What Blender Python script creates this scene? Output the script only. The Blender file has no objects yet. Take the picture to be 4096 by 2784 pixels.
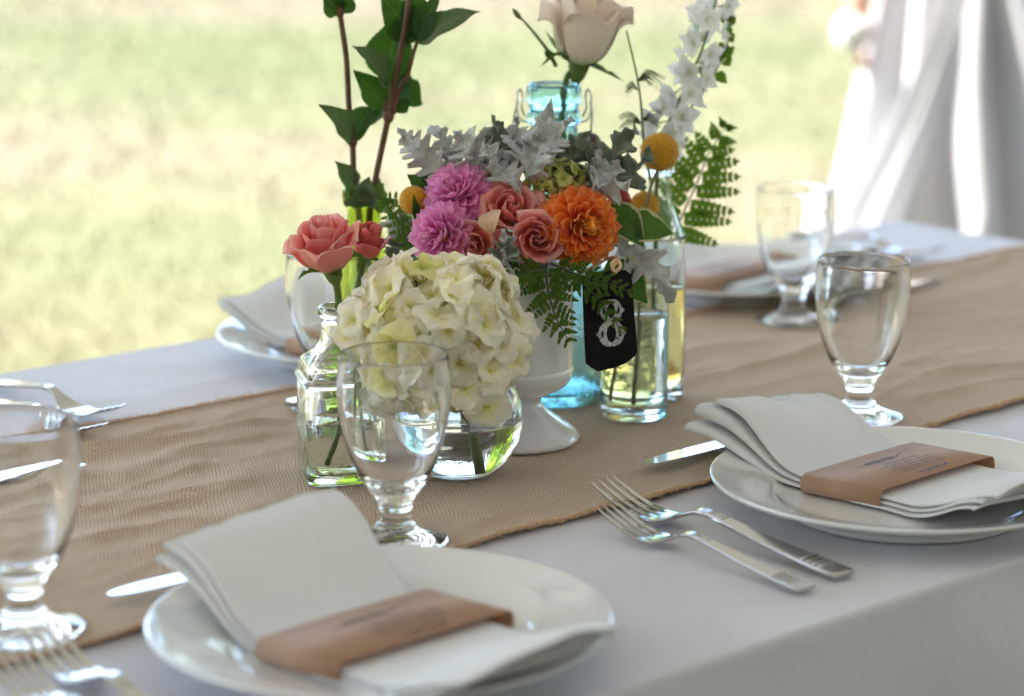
import bpy, math, random
import numpy as np
from mathutils import Vector, Matrix, noise as mnoise

random.seed(7); rng = np.random.default_rng(7)
S = bpy.context.scene; COL = S.collection
PI = math.pi; R_ = math.radians

# ------------------------------------------------------------------ camera, sky, sun, exposure
PITCH = R_(12.7); CAMH = 0.485            # the table top is z = 0, the lawn z = -0.75
cd = bpy.data.cameras.new('camera'); cam = bpy.data.objects.new('camera', cd); COL.objects.link(cam)
cam.location = (0, 0, CAMH); cam.rotation_euler = (PI/2 - PITCH, 0, 0)
cd.lens = 85; cd.sensor_width = 36; cd.clip_start = .05; cd.clip_end = 600
cd.dof.use_dof = True; cd.dof.focus_distance = 1.76; cd.dof.aperture_fstop = 3.7; cd.dof.aperture_blades = 7
S.camera = cam
SUN_EL, SUN_AZ = 52, 282                  # azimuth clockwise from +y (north)
w = bpy.data.worlds.new('World'); S.world = w; w.use_nodes = True
nt = w.node_tree; bg = nt.nodes['Background']
sky = nt.nodes.new('ShaderNodeTexSky'); sky.sky_type = 'NISHITA'; sky.sun_disc = False
sky.sun_elevation = R_(SUN_EL); sky.sun_rotation = R_(SUN_AZ); sky.air_density = 1.0; sky.dust_density = 1.0; sky.ozone_density = 1.1
nt.links.new(sky.outputs[0], bg.inputs[0]); bg.inputs[1].default_value = .15
sd = bpy.data.lights.new('sun', 'SUN'); sd.energy = 2.5; sd.angle = R_(.5); sd.color = (1, .95, .86)
sun = bpy.data.objects.new('sun', sd); COL.objects.link(sun)
az = R_(SUN_AZ); sv = Vector((math.sin(az)*math.cos(R_(SUN_EL)), math.cos(az)*math.cos(R_(SUN_EL)), math.sin(R_(SUN_EL))))
sun.rotation_euler = sv.to_track_quat('Z', 'Y').to_euler(); sun.location = sv*20
S.view_settings.view_transform = 'Standard'; S.view_settings.look = 'None'
S.view_settings.exposure = 3.32; S.view_settings.gamma = 1; S.view_settings.use_curve_mapping = False
S.render.engine = 'CYCLES'
cy = S.cycles
cy.use_denoising = True; cy.denoiser = 'OPENIMAGEDENOISE'
cy.max_bounces = 20; cy.transmission_bounces = 20; cy.transparent_max_bounces = 16
cy.diffuse_bounces = 5; cy.glossy_bounces = 8
cy.sample_clamp_indirect = 10; cy.blur_glossy = .6; cy.use_adaptive_sampling = True; cy.adaptive_threshold = .015

# ------------------------------------------------------------------ helpers
K = 4096/2324; F = 9670.
FW = Vector((0, math.cos(PITCH), -math.sin(PITCH))); UP = Vector((0, math.sin(PITCH), math.cos(PITCH)))
CAMP = Vector((0, 0, CAMH))
def ray(u, v): return FW + Vector((1, 0, 0))*((u*K - 2048)/F) - UP*((v*K - 1392)/F)
def onz(u, v, h=0.0):
    d = ray(u, v); return CAMP + d*((h - CAMH)/d.z)
def ony(u, v, y):
    d = ray(u, v); return CAMP + d*(y/d.y)
def mpp(p): return (Vector(p) - CAMP).dot(FW)/F*K          # metres per measured pixel at a point
AX = Vector((.7524, .6587, 0)); NX = Vector((-.6587, .7524, 0))   # along and across the table
def tab(a, n, z=0.0): return AX*a + NX*n + Vector((0, 0, z))
def V3(*a): return Vector(a)

def tag(o, label=None, cat=None, group=None, kind=None):
    if label: o['label'] = label
    if cat: o['category'] = cat
    if group: o['group'] = group
    if kind: o['kind'] = kind
    return o
def empty(name, loc, label, cat, group=None):
    o = bpy.data.objects.new(name, None); COL.objects.link(o); o.location = loc; o.empty_display_size = .01
    return tag(o, label, cat, group)
def mesh(name, verts, faces, uvs=None, smooth=True):
    me = bpy.data.meshes.new(name); me.from_pydata([tuple(v) for v in verts], [], faces)
    if uvs is not None:
        ul = me.uv_layers.new(name='UVMap'); li = np.empty(len(me.loops), dtype=np.int32)
        me.loops.foreach_get('vertex_index', li); ul.data.foreach_set('uv', np.asarray(uvs, dtype=np.float32)[li].ravel())
    if smooth: me.polygons.foreach_set('use_smooth', [True]*len(me.polygons))
    me.update(); return me
def link(name, me, mat=None, parent=None, M=None):
    """M is a world matrix (or a location)"""
    o = bpy.data.objects.new(name, me); COL.objects.link(o)
    if mat is not None and len(me.materials) == 0: me.materials.append(mat)
    if M is None: M = Matrix.Identity(4)
    elif not isinstance(M, Matrix): M = Matrix.Translation(Vector(M))
    if parent is not None:
        o.parent = parent; M = wmat(parent).inverted() @ M
    o.matrix_basis = M
    return o
def wmat(o):
    m = o.matrix_basis.copy()
    while o.parent: o = o.parent; m = o.matrix_basis @ m
    return m
def grid(nu, nv, fn, wrap=False):
    """fn(u, v) with u over columns, v over rows in 0..1"""
    vs, uv, fs = [], [], []
    for j in range(nv+1):
        for i in range(nu+1):
            vs.append(fn(i/nu, j/nv)); uv.append((i/nu, j/nv))
    for j in range(nv):
        for i in range(nu):
            a = j*(nu+1)+i; fs.append((a, a+1, a+nu+2, a+nu+1))
    return vs, fs, uv
def join(parts):
    V, Fc, UVs = [], [], []
    for p in parts:
        vs, fs = p[0], p[1]; uv = p[2] if len(p) > 2 and p[2] is not None else [(0, 0)]*len(vs)
        b = len(V); V += list(vs); Fc += [tuple(b+i for i in f) for f in fs]; UVs += list(uv)
    return V, Fc, UVs
def tube(pts, rad, seg=8, caps=True):
    pts = [Vector(p) for p in pts]; n = len(pts)
    if not hasattr(rad, '__len__'): rad = [rad]*n
    vs, fs, uv = [], [], []; ref = None
    for i, p in enumerate(pts):
        t = (pts[min(i+1, n-1)] - pts[max(i-1, 0)]).normalized()
        if ref is None: ref = t.orthogonal().normalized()
        ref = (ref - t*ref.dot(t)); ref = ref.normalized() if ref.length > 1e-9 else t.orthogonal().normalized()
        b = t.cross(ref)
        for k in range(seg):
            a = 2*PI*k/seg; vs.append(p + (ref*math.cos(a) + b*math.sin(a))*rad[i]); uv.append((k/seg, i/(n-1)))
    for i in range(n-1):
        for k in range(seg):
            a = i*seg+k; b2 = i*seg+(k+1) % seg; fs.append((a, b2, b2+seg, a+seg))
    if caps: fs.append(tuple(range(seg))[::-1]); fs.append(tuple((n-1)*seg+k for k in range(seg)))
    return vs, fs, uv
def curve(ps, n=10):
    """Catmull-Rom through points"""
    ps = [Vector(p) for p in ps]; q = [ps[0]*2-ps[1]] + ps + [ps[-1]*2-ps[-2]]; out = []
    for i in range(1, len(q)-2):
        for k in range(n):
            t = k/n; a, b, c, d = q[i-1], q[i], q[i+1], q[i+2]
            out.append(.5*((2*b) + (c-a)*t + (2*a-5*b+4*c-d)*t*t + (3*b-a-3*c+d)*t**3))
    out.append(ps[-1]); return out
def lathe(prof, seg=48, close=False):
    """prof [(r, z)]; closed profile gives a shell"""
    vs, fs, uv = [], [], []; n = len(prof)
    for i, (r, z) in enumerate(prof):
        for k in range(seg):
            a = 2*PI*k/seg; vs.append(Vector((r*math.cos(a), r*math.sin(a), z))); uv.append((k/seg, i/n))
    m = n if close else n-1
    for i in range(m):
        j = (i+1) % n
        for k in range(seg):
            k2 = (k+1) % seg; fs.append((i*seg+k, i*seg+k2, j*seg+k2, j*seg+k))
    if not close:
        if prof[0][0] > 1e-6: fs.append(tuple(range(seg))[::-1])
        if prof[-1][0] > 1e-6: fs.append(tuple((n-1)*seg+k for k in range(seg)))
    return vs, fs, uv
def smooth_prof(ps, n=6):
    return [(max(p.x, 1e-5), p.y) for p in curve([Vector((a, b, 0)) for a, b in ps], n)]
def frame(z, x=None):
    """rotation whose local Z is z and local X close to x"""
    z = Vector(z).normalized(); x = Vector(x) if x is not None else z.orthogonal()
    x = (x - z*x.dot(z)); x = x.normalized() if x.length > 1e-6 else z.orthogonal().normalized()
    y = z.cross(x); return Matrix((x, y, z)).transposed().to_4x4()
def T(loc, rot=None, s=1.0):
    return Matrix.Translation(Vector(loc)) @ (rot if rot is not None else Matrix.Identity(4)) @ Matrix.Scale(s, 4)
def n3(p, s=1.0, seed=0.0): return mnoise.noise(Vector(p)*s + Vector((seed*3.1, seed*7.7, seed*1.3)))
def box(cx, cy_, cz, sx, sy, sz):
    vs = [Vector((cx+i*sx/2, cy_+j*sy/2, cz+k*sz/2)) for i in (-1, 1) for j in (-1, 1) for k in (-1, 1)]
    return vs, [(0, 1, 3, 2), (4, 6, 7, 5), (0, 4, 5, 1), (2, 3, 7, 6), (0, 2, 6, 4), (1, 5, 7, 3)], None
def rounded(o, wd, seg=2):
    m = o.modifiers.new('bevel', 'BEVEL'); m.width = wd; m.segments = seg; m.limit_method = 'ANGLE'; return o

# ------------------------------------------------------------------ materials
def lin(c): return tuple(((x/255)/12.92 if x/255 <= .04045 else ((x/255+.055)/1.055)**2.4) for x in c) + (1,)
class NB:
    """tiny node builder"""
    def __init__(s, name):
        s.m = bpy.data.materials.new(name); s.m.use_nodes = True; s.t = s.m.node_tree
        s.p = s.t.nodes['Principled BSDF']; s.out = s.t.nodes['Material Output']
    def n(s, typ, **kw):
        x = s.t.nodes.new('ShaderNode'+typ)
        for k, v in kw.items():
            if k.startswith('i_'):
                key = k[2:]; key = int(key) if key.isdigit() else key.replace('_', ' ')
                x.inputs[key].default_value = v
            else: setattr(x, k, v)
        return x
    def l(s, a, b): s.t.links.new(a, b)
    def coord(s, which='Object'): return s.n('TexCoord').outputs[which]
    def noise(s, sc, det=3, co=None, rough=.55, which='Object'):
        x = s.n('TexNoise'); x.inputs['Scale'].default_value = sc; x.inputs['Detail'].default_value = det; x.inputs['Roughness'].default_value = rough
        s.l(co if co is not None else s.coord(which), x.inputs['Vector']); return x.outputs['Fac']
    def ramp(s, fac, stops):
        r = s.n('ValToRGB'); e = r.color_ramp.elements
        while len(e) < len(stops): e.new(.5)
        for el, (p, c) in zip(e, stops): el.position = p; el.color = c if len(c) == 4 else tuple(c)+(1,)
        s.l(fac, r.inputs[0]); return r.outputs[0]
    def math(s, op, a, b=None):
        x = s.n('Math', operation=op)
        for i, v in enumerate((a, b)):
            if v is None: continue
            if isinstance(v, (int, float)): x.inputs[i].default_value = v
            else: s.l(v, x.inputs[i])
        return x.outputs[0]
    def bump(s, h, strength=.3, dist=.001, nrm=None):
        b = s.n('Bump'); b.inputs['Strength'].default_value = strength; b.inputs['Distance'].default_value = dist
        s.l(h, b.inputs['Height'])
        if nrm is not None: s.l(nrm, b.inputs['Normal'])
        return b.outputs[0]
    def set(s, **kw):
        for k, v in kw.items():
            inp = s.p.inputs[k.replace('_', ' ')]
            if hasattr(v, 'links') or isinstance(v, bpy.types.NodeSocket): s.l(v, inp)
            else: inp.default_value = v
        return s
    def translucent(s, col, fac, nrm=None):
        tr = s.n('BsdfTranslucent')
        if isinstance(col, bpy.types.NodeSocket): s.l(col, tr.inputs[0])
        else: tr.inputs[0].default_value = col
        if nrm is not None: s.l(nrm, tr.inputs['Normal'])
        mx = s.n('MixShader'); mx.inputs[0].default_value = fac
        s.l(s.p.outputs[0], mx.inputs[1]); s.l(tr.outputs[0], mx.inputs[2]); s.l(mx.outputs[0], s.out.inputs[0]); return s
def simple(name, col, rough=.6, metal=0, **kw):
    b = NB(name); b.set(Base_Color=col, Roughness=rough, Metallic=metal); b.set(**kw); return b.m

def m_cloth(name, col, weave=1100., tr=.0, amp=.25):
    b = NB(name); co = b.coord('UV' if weave < 0 else 'Object')
    sx = b.n('SeparateXYZ'); b.l(co, sx.inputs[0])
    wx = b.math('SINE', b.math('MULTIPLY', sx.outputs[0], abs(weave)*PI)); wy = b.math('SINE', b.math('MULTIPLY', sx.outputs[1], abs(weave)*PI))
    h = b.math('ADD', b.math('MULTIPLY', wx, wy), b.math('MULTIPLY', b.noise(700, 2), 1.2))
    soft = b.noise(26, 4)
    n0 = b.bump(b.noise(85, 3, rough=.6), .35, .0011); n1 = b.bump(soft, .45, .0030, n0); n2 = b.bump(h, amp, .00030, n1)
    c2 = tuple(x*.93 for x in col[:3])+(1,)
    colr = b.ramp(b.noise(9, 4), [(.3, c2), (.7, col)])
    b.set(Base_Color=colr, Roughness=.88, Normal=n2); b.set(**{'Sheen Weight': .25, 'Sheen Roughness': .5, 'Specular IOR Level': .25})
    if tr: b.translucent(col, tr, n2)
    return b.m
M_LINEN = m_cloth('white_table_linen', (.63, .615, .65, 1), 1250)
M_NAPK = m_cloth('white_cotton_napkin', (.81, .81, .805, 1), 1500, tr=.12, amp=.4)
def m_burlap():
    b = NB('burlap'); co = b.coord('UV')     # UV is metres along and across the runner
    dist = b.n('TexNoise', i_Scale=22., i_Detail=3.); b.l(co, dist.inputs['Vector'])
    mixv = b.n('VectorMath', operation='SCALE'); b.l(dist.outputs['Color'], mixv.inputs[0]); mixv.inputs['Scale'].default_value = .0105
    add = b.n('VectorMath', operation='ADD'); b.l(co, add.inputs[0]); b.l(mixv.outputs[0], add.inputs[1])
    sx = b.n('SeparateXYZ'); b.l(add.outputs[0], sx.inputs[0])
    P1, P2 = PI/.0030, PI/.0026
    x = b.math('MULTIPLY', sx.outputs[0], P1); y = b.math('MULTIPLY', sx.outputs[1], P2)
    a = b.math('ABSOLUTE', b.math('SINE', b.math('MULTIPLY', b.math('ADD', x, b.math('MULTIPLY', b.math('SINE', y), .9)), 1)))
    c = b.math('ABSOLUTE', b.math('COSINE', b.math('MULTIPLY', y, 1)))
    wv = b.math('MULTIPLY', b.math('POWER', a, .6), b.math('POWER', b.math('ADD', b.math('MULTIPLY', c, .65), .35), .7))
    fib = b.noise(420, 4, co, .7); big = b.noise(14, 3, co)
    h = b.math('ADD', wv, b.math('MULTIPLY', fib, .55))
    slm = b.n('Mapping'); b.l(co, slm.inputs[0]); slm.inputs['Scale'].default_value = (30, 340, 1); slub = b.noise(1.0, 3, slm.outputs[0], .7)
    tone = b.math('ADD', b.math('MULTIPLY', wv, .50), b.math('ADD', b.math('MULTIPLY', fib, .20), b.math('ADD', b.math('MULTIPLY', big, .16), b.math('MULTIPLY', slub, .16))))  # shade in the weave gaps is put into the colour
    colr = b.ramp(tone, [(.31, (.32, .17, .085)), (.41, (.76, .48, .29)), (.54, (.92, .65, .44)), (.76, (.95, .80, .59))])
    b.set(Base_Color=colr, Roughness=.95, Normal=b.bump(h, 1.0, .0030)); b.set(**{'Specular IOR Level': .1, 'Sheen Weight': .3})
    return b.m
M_BURLAP = m_burlap()
M_FRAY = simple('burlap_fibre', (.70, .46, .28, 1), .95)
def m_glass(name, col=(1, 1, 1, 1), ior=1.5, rough=0.0, wob=0.0, sc=60):
    b = NB(name); g = b.n('BsdfGlass'); g.inputs['Color'].default_value = col; g.inputs['IOR'].default_value = ior; g.inputs['Roughness'].default_value = rough
    if wob: b.l(b.bump(b.noise(sc, 2), wob, .002), g.inputs['Normal'])
    b.l(g.outputs[0], b.out.inputs[0]); b.t.nodes.remove(b.p); return b.m
M_GLASS = m_glass('clear_goblet_glass', (1, 1, 1, 1), wob=.06, sc=45)
M_GLASS_SQ = m_glass('clear_moulded_glass', (.975, .98, .968, 1), wob=.22, sc=70)
M_GLASS_BOWL = m_glass('clear_bowl_glass', (1, 1, 1, 1))
M_GLASS_AQ = m_glass('pale_aqua_glass', (.955, .982, .98, 1), wob=.12)
M_GLASS_BLUE = m_glass('turquoise_glass', (.79, .945, .965, 1), wob=.5, sc=110)
M_GLASS_GREEN = m_glass('yellow_green_glass', (.78, .86, .42, 1), wob=.15)
M_WATER = m_glass('water', (.985, .99, .985, 1), 1.333)
M_WATER_G = m_glass('greenish_vase_water', (.97, .975, .93, 1), 1.333)
M_WATER_A = m_glass('water_amber_refraction', (.97, .84, .52, 1), 1.333)  # golden refraction in the tall bottle put into the water colour
def m_china(name, col):
    b = NB(name); b.set(Base_Color=col, Roughness=.12, Normal=b.bump(b.noise(35, 2), .04, .002)); b.set(**{'Coat Weight': .6, 'Coat Roughness': .04, 'Subsurface Weight': .0}); return b.m
M_CHINA = m_china('white_china', (.70, .71, .695, 1)); M_MILK = m_china('white_milk_glass', (.74, .74, .745, 1))
def m_steel():
    b = NB('stainless_steel'); b.set(Base_Color=(.50, .48, .465, 1), Metallic=1, Roughness=.09, Normal=b.bump(b.noise(300, 3), .05, .0004)); return b.m
M_STEEL = m_steel()
def m_kraft():
    b = NB('kraft_card'); f = b.noise(900, 4, rough=.7); g = b.noise(60, 3)
    c = b.ramp(b.math('ADD', b.math('MULTIPLY', f, .7), b.math('MULTIPLY', g, .3)), [(.3, (.42, .25, .155)), (.5, (.53, .335, .215)), (.7, (.60, .40, .27))])
    b.set(Base_Color=c, Roughness=.65, Normal=b.bump(f, .5, .0004)); b.set(**{'Specular IOR Level': .35, 'Sheen Weight': .35, 'Sheen Roughness': .4}); b.translucent((.78, .36, .12, 1), .30); return b.m
M_KRAFT = m_kraft()
M_INK = simple('dark_ink', (.035, .035, .06, 1), .6)
def m_petal(name, stops, tr=.35, rough=.55, vein=0.25, speck=None, sheen=.3):
    """colour runs base to tip of the petal (pigment)"""
    b = NB(name); sx = b.n('SeparateXYZ'); uv = b.coord('UV'); b.l(uv, sx.inputs[0])
    nz = b.noise(90, 4); v = b.math('ADD', sx.outputs[1], b.math('MULTIPLY', b.math('SUBTRACT', nz, .5), .25))
    c = b.ramp(v, stops)
    mp = b.n('Mapping'); b.l(uv, mp.inputs[0]); mp.inputs['Scale'].default_value = (26, 1.6, 1)
    vn = b.noise(1.5, 3, mp.outputs[0]); nr = b.bump(vn, vein, .0009)
    nr2 = b.bump(b.noise(180, 2), .12, .0006, nr)
    hs = b.n('HueSaturation'); b.l(c, hs.inputs['Color']); oi = b.n('ObjectInfo')
    b.l(b.math('ADD', b.math('MULTIPLY', oi.outputs['Random'], .22), .89), hs.inputs['Value'])
    b.l(b.math('ADD', b.math('MULTIPLY', oi.outputs['Random'], .016), .492), hs.inputs['Hue'])
    col = hs.outputs[0]
    if speck:
        sp = b.math('MULTIPLY', b.math('GREATER_THAN', b.noise(55, 5, rough=.7), .67), .7); mx = b.n('MixRGB'); b.l(sp, mx.inputs[0]); b.l(col, mx.inputs[1]); mx.inputs[2].default_value = speck; col = mx.outputs[0]
    b.set(Base_Color=col, Roughness=rough, Normal=nr2); b.set(**{'Sheen Weight': sheen, 'Specular IOR Level': .35})
    b.translucent(col, tr, nr2); return b.m
M_CORAL = m_petal('coral_rose_petal', [(.05, (.85, .45, .16)), (.35, (.90, .25, .18)), (.75, (.93, .37, .33)), (.98, (.96, .54, .50))], .52, vein=.15)
M_CORAL_OUT = m_petal('coral_rose_outer_petal', [(.05, (.80, .55, .25)), (.4, (.91, .39, .35)), (.8, (.91, .44, .43)), (.99, (.92, .60, .52))], .50, vein=.15, speck=(.70, .42, .26, 1))
M_CORAL_D = m_petal('deep_coral_petal', [(.05, (.6, .3, .12)), (.4, (.74, .11, .09)), (.98, (.80, .22, .20))], .3)
M_BEIGE = m_petal('faded_petal', [(.05, (.6, .42, .22)), (.5, (.72, .50, .34)), (.98, (.66, .44, .26))], .3)
M_ORANGE = m_petal('orange_dahlia_petal', [(.05, (.80, .16, .005)), (.45, (.90, .20, .012)), (.8, (.93, .29, .04)), (.98, (.95, .42, .14))], .44)
M_ORANGE_C = m_petal('orange_dahlia_inner_petal', [(.05, (.80, .42, .02)), (.98, (.90, .34, .02))], .34)
M_PINK = m_petal('mauve_dahlia_petal', [(.05, (.74, .12, .46)), (.5, (.86, .30, .64)), (.98, (.92, .48, .74))], .46)
M_CREAM = m_petal('cream_hydrangea_floret', [(.0, (.75, .74, .22)), (.12, (.90, .85, .45)), (.4, (.97, .93, .79)), (.98, (.97, .94, .85))], .55, vein=.35)
M_CREAM_G = m_petal('greenish_hydrangea_floret', [(.0, (.55, .58, .10)), (.4, (.86, .82, .36)), (.98, (.92, .87, .55))], .5, vein=.45)
M_LIME = m_petal('lime_hydrangea_floret', [(.0, (.40, .45, .06)), (.5, (.62, .62, .18)), (.98, (.72, .68, .26))], .34, vein=.4)
M_BLUSH = m_petal('blush_white_petal', [(.03, (.70, .74, .38)), (.2, (.90, .82, .70)), (.98, (.93, .83, .75))], .34)
M_WHITEF = m_petal('white_larkspur_petal', [(.0, (.62, .70, .45)), (.25, (.86, .86, .82)), (.98, (.88, .88, .87))], .3)
def m_leaf(name, c1, c2, tr=.3, rough=.5, vein=(.35, .42, .12), margin=None, nveins=9, vs=.5, trc=None):
    b = NB(name); uv = b.coord('UV'); sx = b.n('SeparateXYZ'); b.l(uv, sx.inputs[0])
    au = b.math('ABSOLUTE', b.math('SUBTRACT', sx.outputs[0], .5))      # 0 at the midrib
    mid = b.math('SUBTRACT', 1, b.math('SMOOTH_MIN', b.math('MULTIPLY', au, 28), 1.0))
    sv_ = b.math('SUBTRACT', b.math('MULTIPLY', sx.outputs[1], nveins), b.math('MULTIPLY', au, 4.2))
    side = b.math('POWER', b.math('ABSOLUTE', b.math('COSINE', b.math('MULTIPLY', sv_, PI))), 26)
    vn = b.math('MINIMUM', b.math('ADD', b.math('MAXIMUM', mid, 0), b.math('MULTIPLY', side, .55)), 1)
    base = b.ramp(b.noise(45, 4), [(.3, c1), (.7, c2)])
    mx = b.n('MixRGB'); b.l(b.math('MULTIPLY', vn, vs), mx.inputs[0]); b.l(base, mx.inputs[1]); mx.inputs[2].default_value = vein+(1,)
    col = mx.outputs[0]
    if margin:
        ed = b.math('GREATER_THAN', b.math('ADD', au, b.math('MULTIPLY', b.math('SUBTRACT', b.noise(80, 3), .5), .22)), .42)
        m2 = b.n('MixRGB'); b.l(ed, m2.inputs[0]); b.l(col, m2.inputs[1]); m2.inputs[2].default_value = margin+(1,); col = m2.outputs[0]
    cell = b.n('TexVoronoi', i_Scale=520.); b.l(b.coord(), cell.inputs['Vector'])
    nr = b.bump(b.math('SUBTRACT', b.math('MULTIPLY', cell.outputs['Distance'], .35), vn), .4, .0007)
    b.set(Base_Color=col, Roughness=rough, Normal=nr); b.set(**{'Specular IOR Level': .14})
    b.translucent(trc+(1,) if trc else col, tr, nr); return b.m
M_LEAF = m_leaf('dark_green_leaf', (.011, .038, .008), (.022, .064, .013), .24, vein=(.16, .24, .07), trc=(.10, .24, .02))
M_LEAF_U = m_leaf('leaf_underside', (.065, .095, .045), (.095, .125, .065), .20, rough=.6, vein=(.2, .24, .13), trc=(.12, .22, .04))
M_LEAF_SEP = m_leaf('sepal_green', (.05, .10, .02), (.11, .17, .05), .3, vein=(.2, .25, .1), trc=(.18, .3, .04))
M_FERN = m_leaf('fern_green', (.035, .085, .012), (.07, .14, .02), .32, vein=(.10, .16, .04), trc=(.16, .30, .02), vs=.3)
M_FERN_B = m_leaf('backlit_fern_green', (.035, .075, .010), (.06, .11, .018), .36, vein=(.07, .12, .03), trc=(.18, .30, .02), vs=.3)
M_PITTO = m_leaf('variegated_leaf', (.035, .085, .02), (.07, .14, .03), .26, vein=(.12, .18, .06), margin=(.62, .60, .36), vs=.3, trc=(.14, .26, .03))
def m_dusty(name, c1, c2):
    b = NB(name); uv = b.coord('UV'); sx = b.n('SeparateXYZ'); b.l(uv, sx.inputs[0])
    au = b.math('ABSOLUTE', b.math('SUBTRACT', sx.outputs[0], .5)); mid = b.math('SUBTRACT', 1, b.math('MINIMUM', b.math('MULTIPLY', au, 16), 1))
    sd_ = b.math('POWER', b.math('ABSOLUTE', b.math('COSINE', b.math('MULTIPLY', b.math('SUBTRACT', b.math('MULTIPLY', sx.outputs[1], 7), b.math('MULTIPLY', au, 3.4)), PI))), 14)
    hh = b.math('SUBTRACT', b.math('MULTIPLY', b.noise(400, 3), .4), b.math('ADD', mid, b.math('MULTIPLY', sd_, .5)))
    nr = b.bump(hh, .5, .0009)
    b.set(Base_Color=b.ramp(b.noise(60, 4), [(.3, c1), (.7, c2)]), Roughness=.95, Normal=nr)
    b.set(**{'Sheen Weight': .9, 'Sheen Roughness': .35, 'Specular IOR Level': .1}); b.translucent((.45, .5, .38, 1), .22, nr); return b.m
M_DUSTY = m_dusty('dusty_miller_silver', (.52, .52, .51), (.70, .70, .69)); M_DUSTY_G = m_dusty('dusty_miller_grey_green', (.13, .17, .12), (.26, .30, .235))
def m_stem(name, c1, c2, rough=.5):
    b = NB(name); b.set(Base_Color=b.ramp(b.noise(60, 4), [(.35, c1), (.65, c2)]), Roughness=rough, Normal=b.bump(b.noise(160, 3), .3, .0006)); return b.m
M_STEM_B = m_stem('brown_stem', (.085, .035, .018), (.15, .075, .035)); M_STEM_G = m_stem('green_stem', (.07, .13, .02), (.14, .22, .045))
M_STEM_D = m_stem('dark_green_stem', (.03, .055, .015), (.06, .09, .025)); M_STEM_T = m_stem('tan_stem', (.16, .13, .05), (.26, .21, .09))
def m_ball():
    b = NB('yellow_billy_button'); v = b.n('TexVoronoi', i_Scale=420.); b.l(b.coord(), v.inputs['Vector'])
    b.set(Base_Color=b.ramp(v.outputs['Distance'], [(.1, (.80, .45, .015)), (.6, (.62, .30, .01))]), Roughness=.8, Normal=b.bump(v.outputs['Distance'], .5, .0006)); b.set(**{'Sheen Weight': .4}); return b.m
M_BALL = m_ball()
def m_slate():
    b = NB('black_chalkboard'); n = b.noise(35, 5, rough=.7)
    b.set(Base_Color=b.ramp(n, [(.35, (.006, .005, .006)), (.75, (.016, .014, .015))]), Roughness=.75, Normal=b.bump(b.noise(300, 3), .4, .0003)); return b.m
M_SLATE = m_slate(); M_SLATE.node_tree.nodes['Principled BSDF'].inputs['Specular IOR Level'].default_value = .12
def m_chalk():
    b = NB('white_chalk'); n = b.math('ADD', b.math('MULTIPLY', b.noise(500, 4, rough=.8), .6), b.math('MULTIPLY', b.noise(130, 3), .4))
    b.set(Base_Color=b.ramp(n, [(.36, (.05, .048, .05)), (.46, (.42, .41, .41)), (.6, (.62, .6, .6))]), Roughness=.9); return b.m
M_CHALK = m_chalk()
def m_grass():
    b = NB('mown_lawn'); co = b.coord(); mp = b.n('Mapping'); b.l(co, mp.inputs[0]); mp.inputs['Scale'].default_value = (.55, 1, 1)
    big = b.noise(.45, 2, mp.outputs[0], .5); mid = b.noise(2.6, 4, mp.outputs[0], .6); fine = b.noise(60, 4, co, .7)
    f = b.math('ADD', b.math('MULTIPLY', big, .78), b.math('ADD', b.math('MULTIPLY', mid, .12), b.math('MULTIPLY', fine, .07)))
    c = b.ramp(f, [(.34, (.138, .146, .056)), (.45, (.168, .160, .074)), (.54, (.196, .166, .092)), (.66, (.214, .170, .108))])
    b.set(Base_Color=c, Roughness=.9, Normal=b.bump(fine, .6, .02)); b.set(**{'Specular IOR Level': .2}); return b.m
M_GRASS = m_grass(); M_GROUND = m_grass(); M_GROUND.name = 'lawn_shade_tone'
for e_ in [x for x in M_GROUND.node_tree.nodes if x.type == 'VALTORGB'][0].color_ramp.elements: e_.color = tuple(c*.74 for c in e_.color[:3])+(1,)  # lawn copy darkened to match the self-shadow of the grass blades
M_WOOD = m_stem('pale_wood', (.32, .2, .1), (.42, .28, .16), .5)
M_WHITE_METAL = simple('white_painted_metal', (.7, .7, .7, 1), .4)
b_ = NB('white_marquee_fabric'); b_.set(Base_Color=(.78, .78, .76, 1), Roughness=.7, Normal=b_.bump(b_.noise(5, 4), .3, .02)); b_.translucent((.82, .78, .73, 1), .045); M_TENT = b_.m
b_ = NB('white_dress_fabric'); b_.set(Base_Color=(.62, .615, .64, 1), Roughness=.65, Normal=b_.bump(b_.noise(30, 4), .3, .004)); b_.set(**{'Sheen Weight': .3}); b_.translucent((.62, .6, .62, 1), .2); M_DRESS = b_.m
b_ = NB('skin'); b_.set(Base_Color=b_.ramp(b_.noise(20, 3), [(.3, (.50, .27, .19)), (.7, (.58, .33, .24))]), Roughness=.5); b_.set(**{'Subsurface Weight': .1, 'Subsurface Radius': (.01, .004, .002)}); M_SKIN = b_.m
M_HAIR = m_stem('brown_hair', (.06, .03, .015), (.12, .07, .04), .5)
M_CORK = m_stem('brown_rubber', (.10, .05, .04), (.17, .09, .07), .6)
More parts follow.
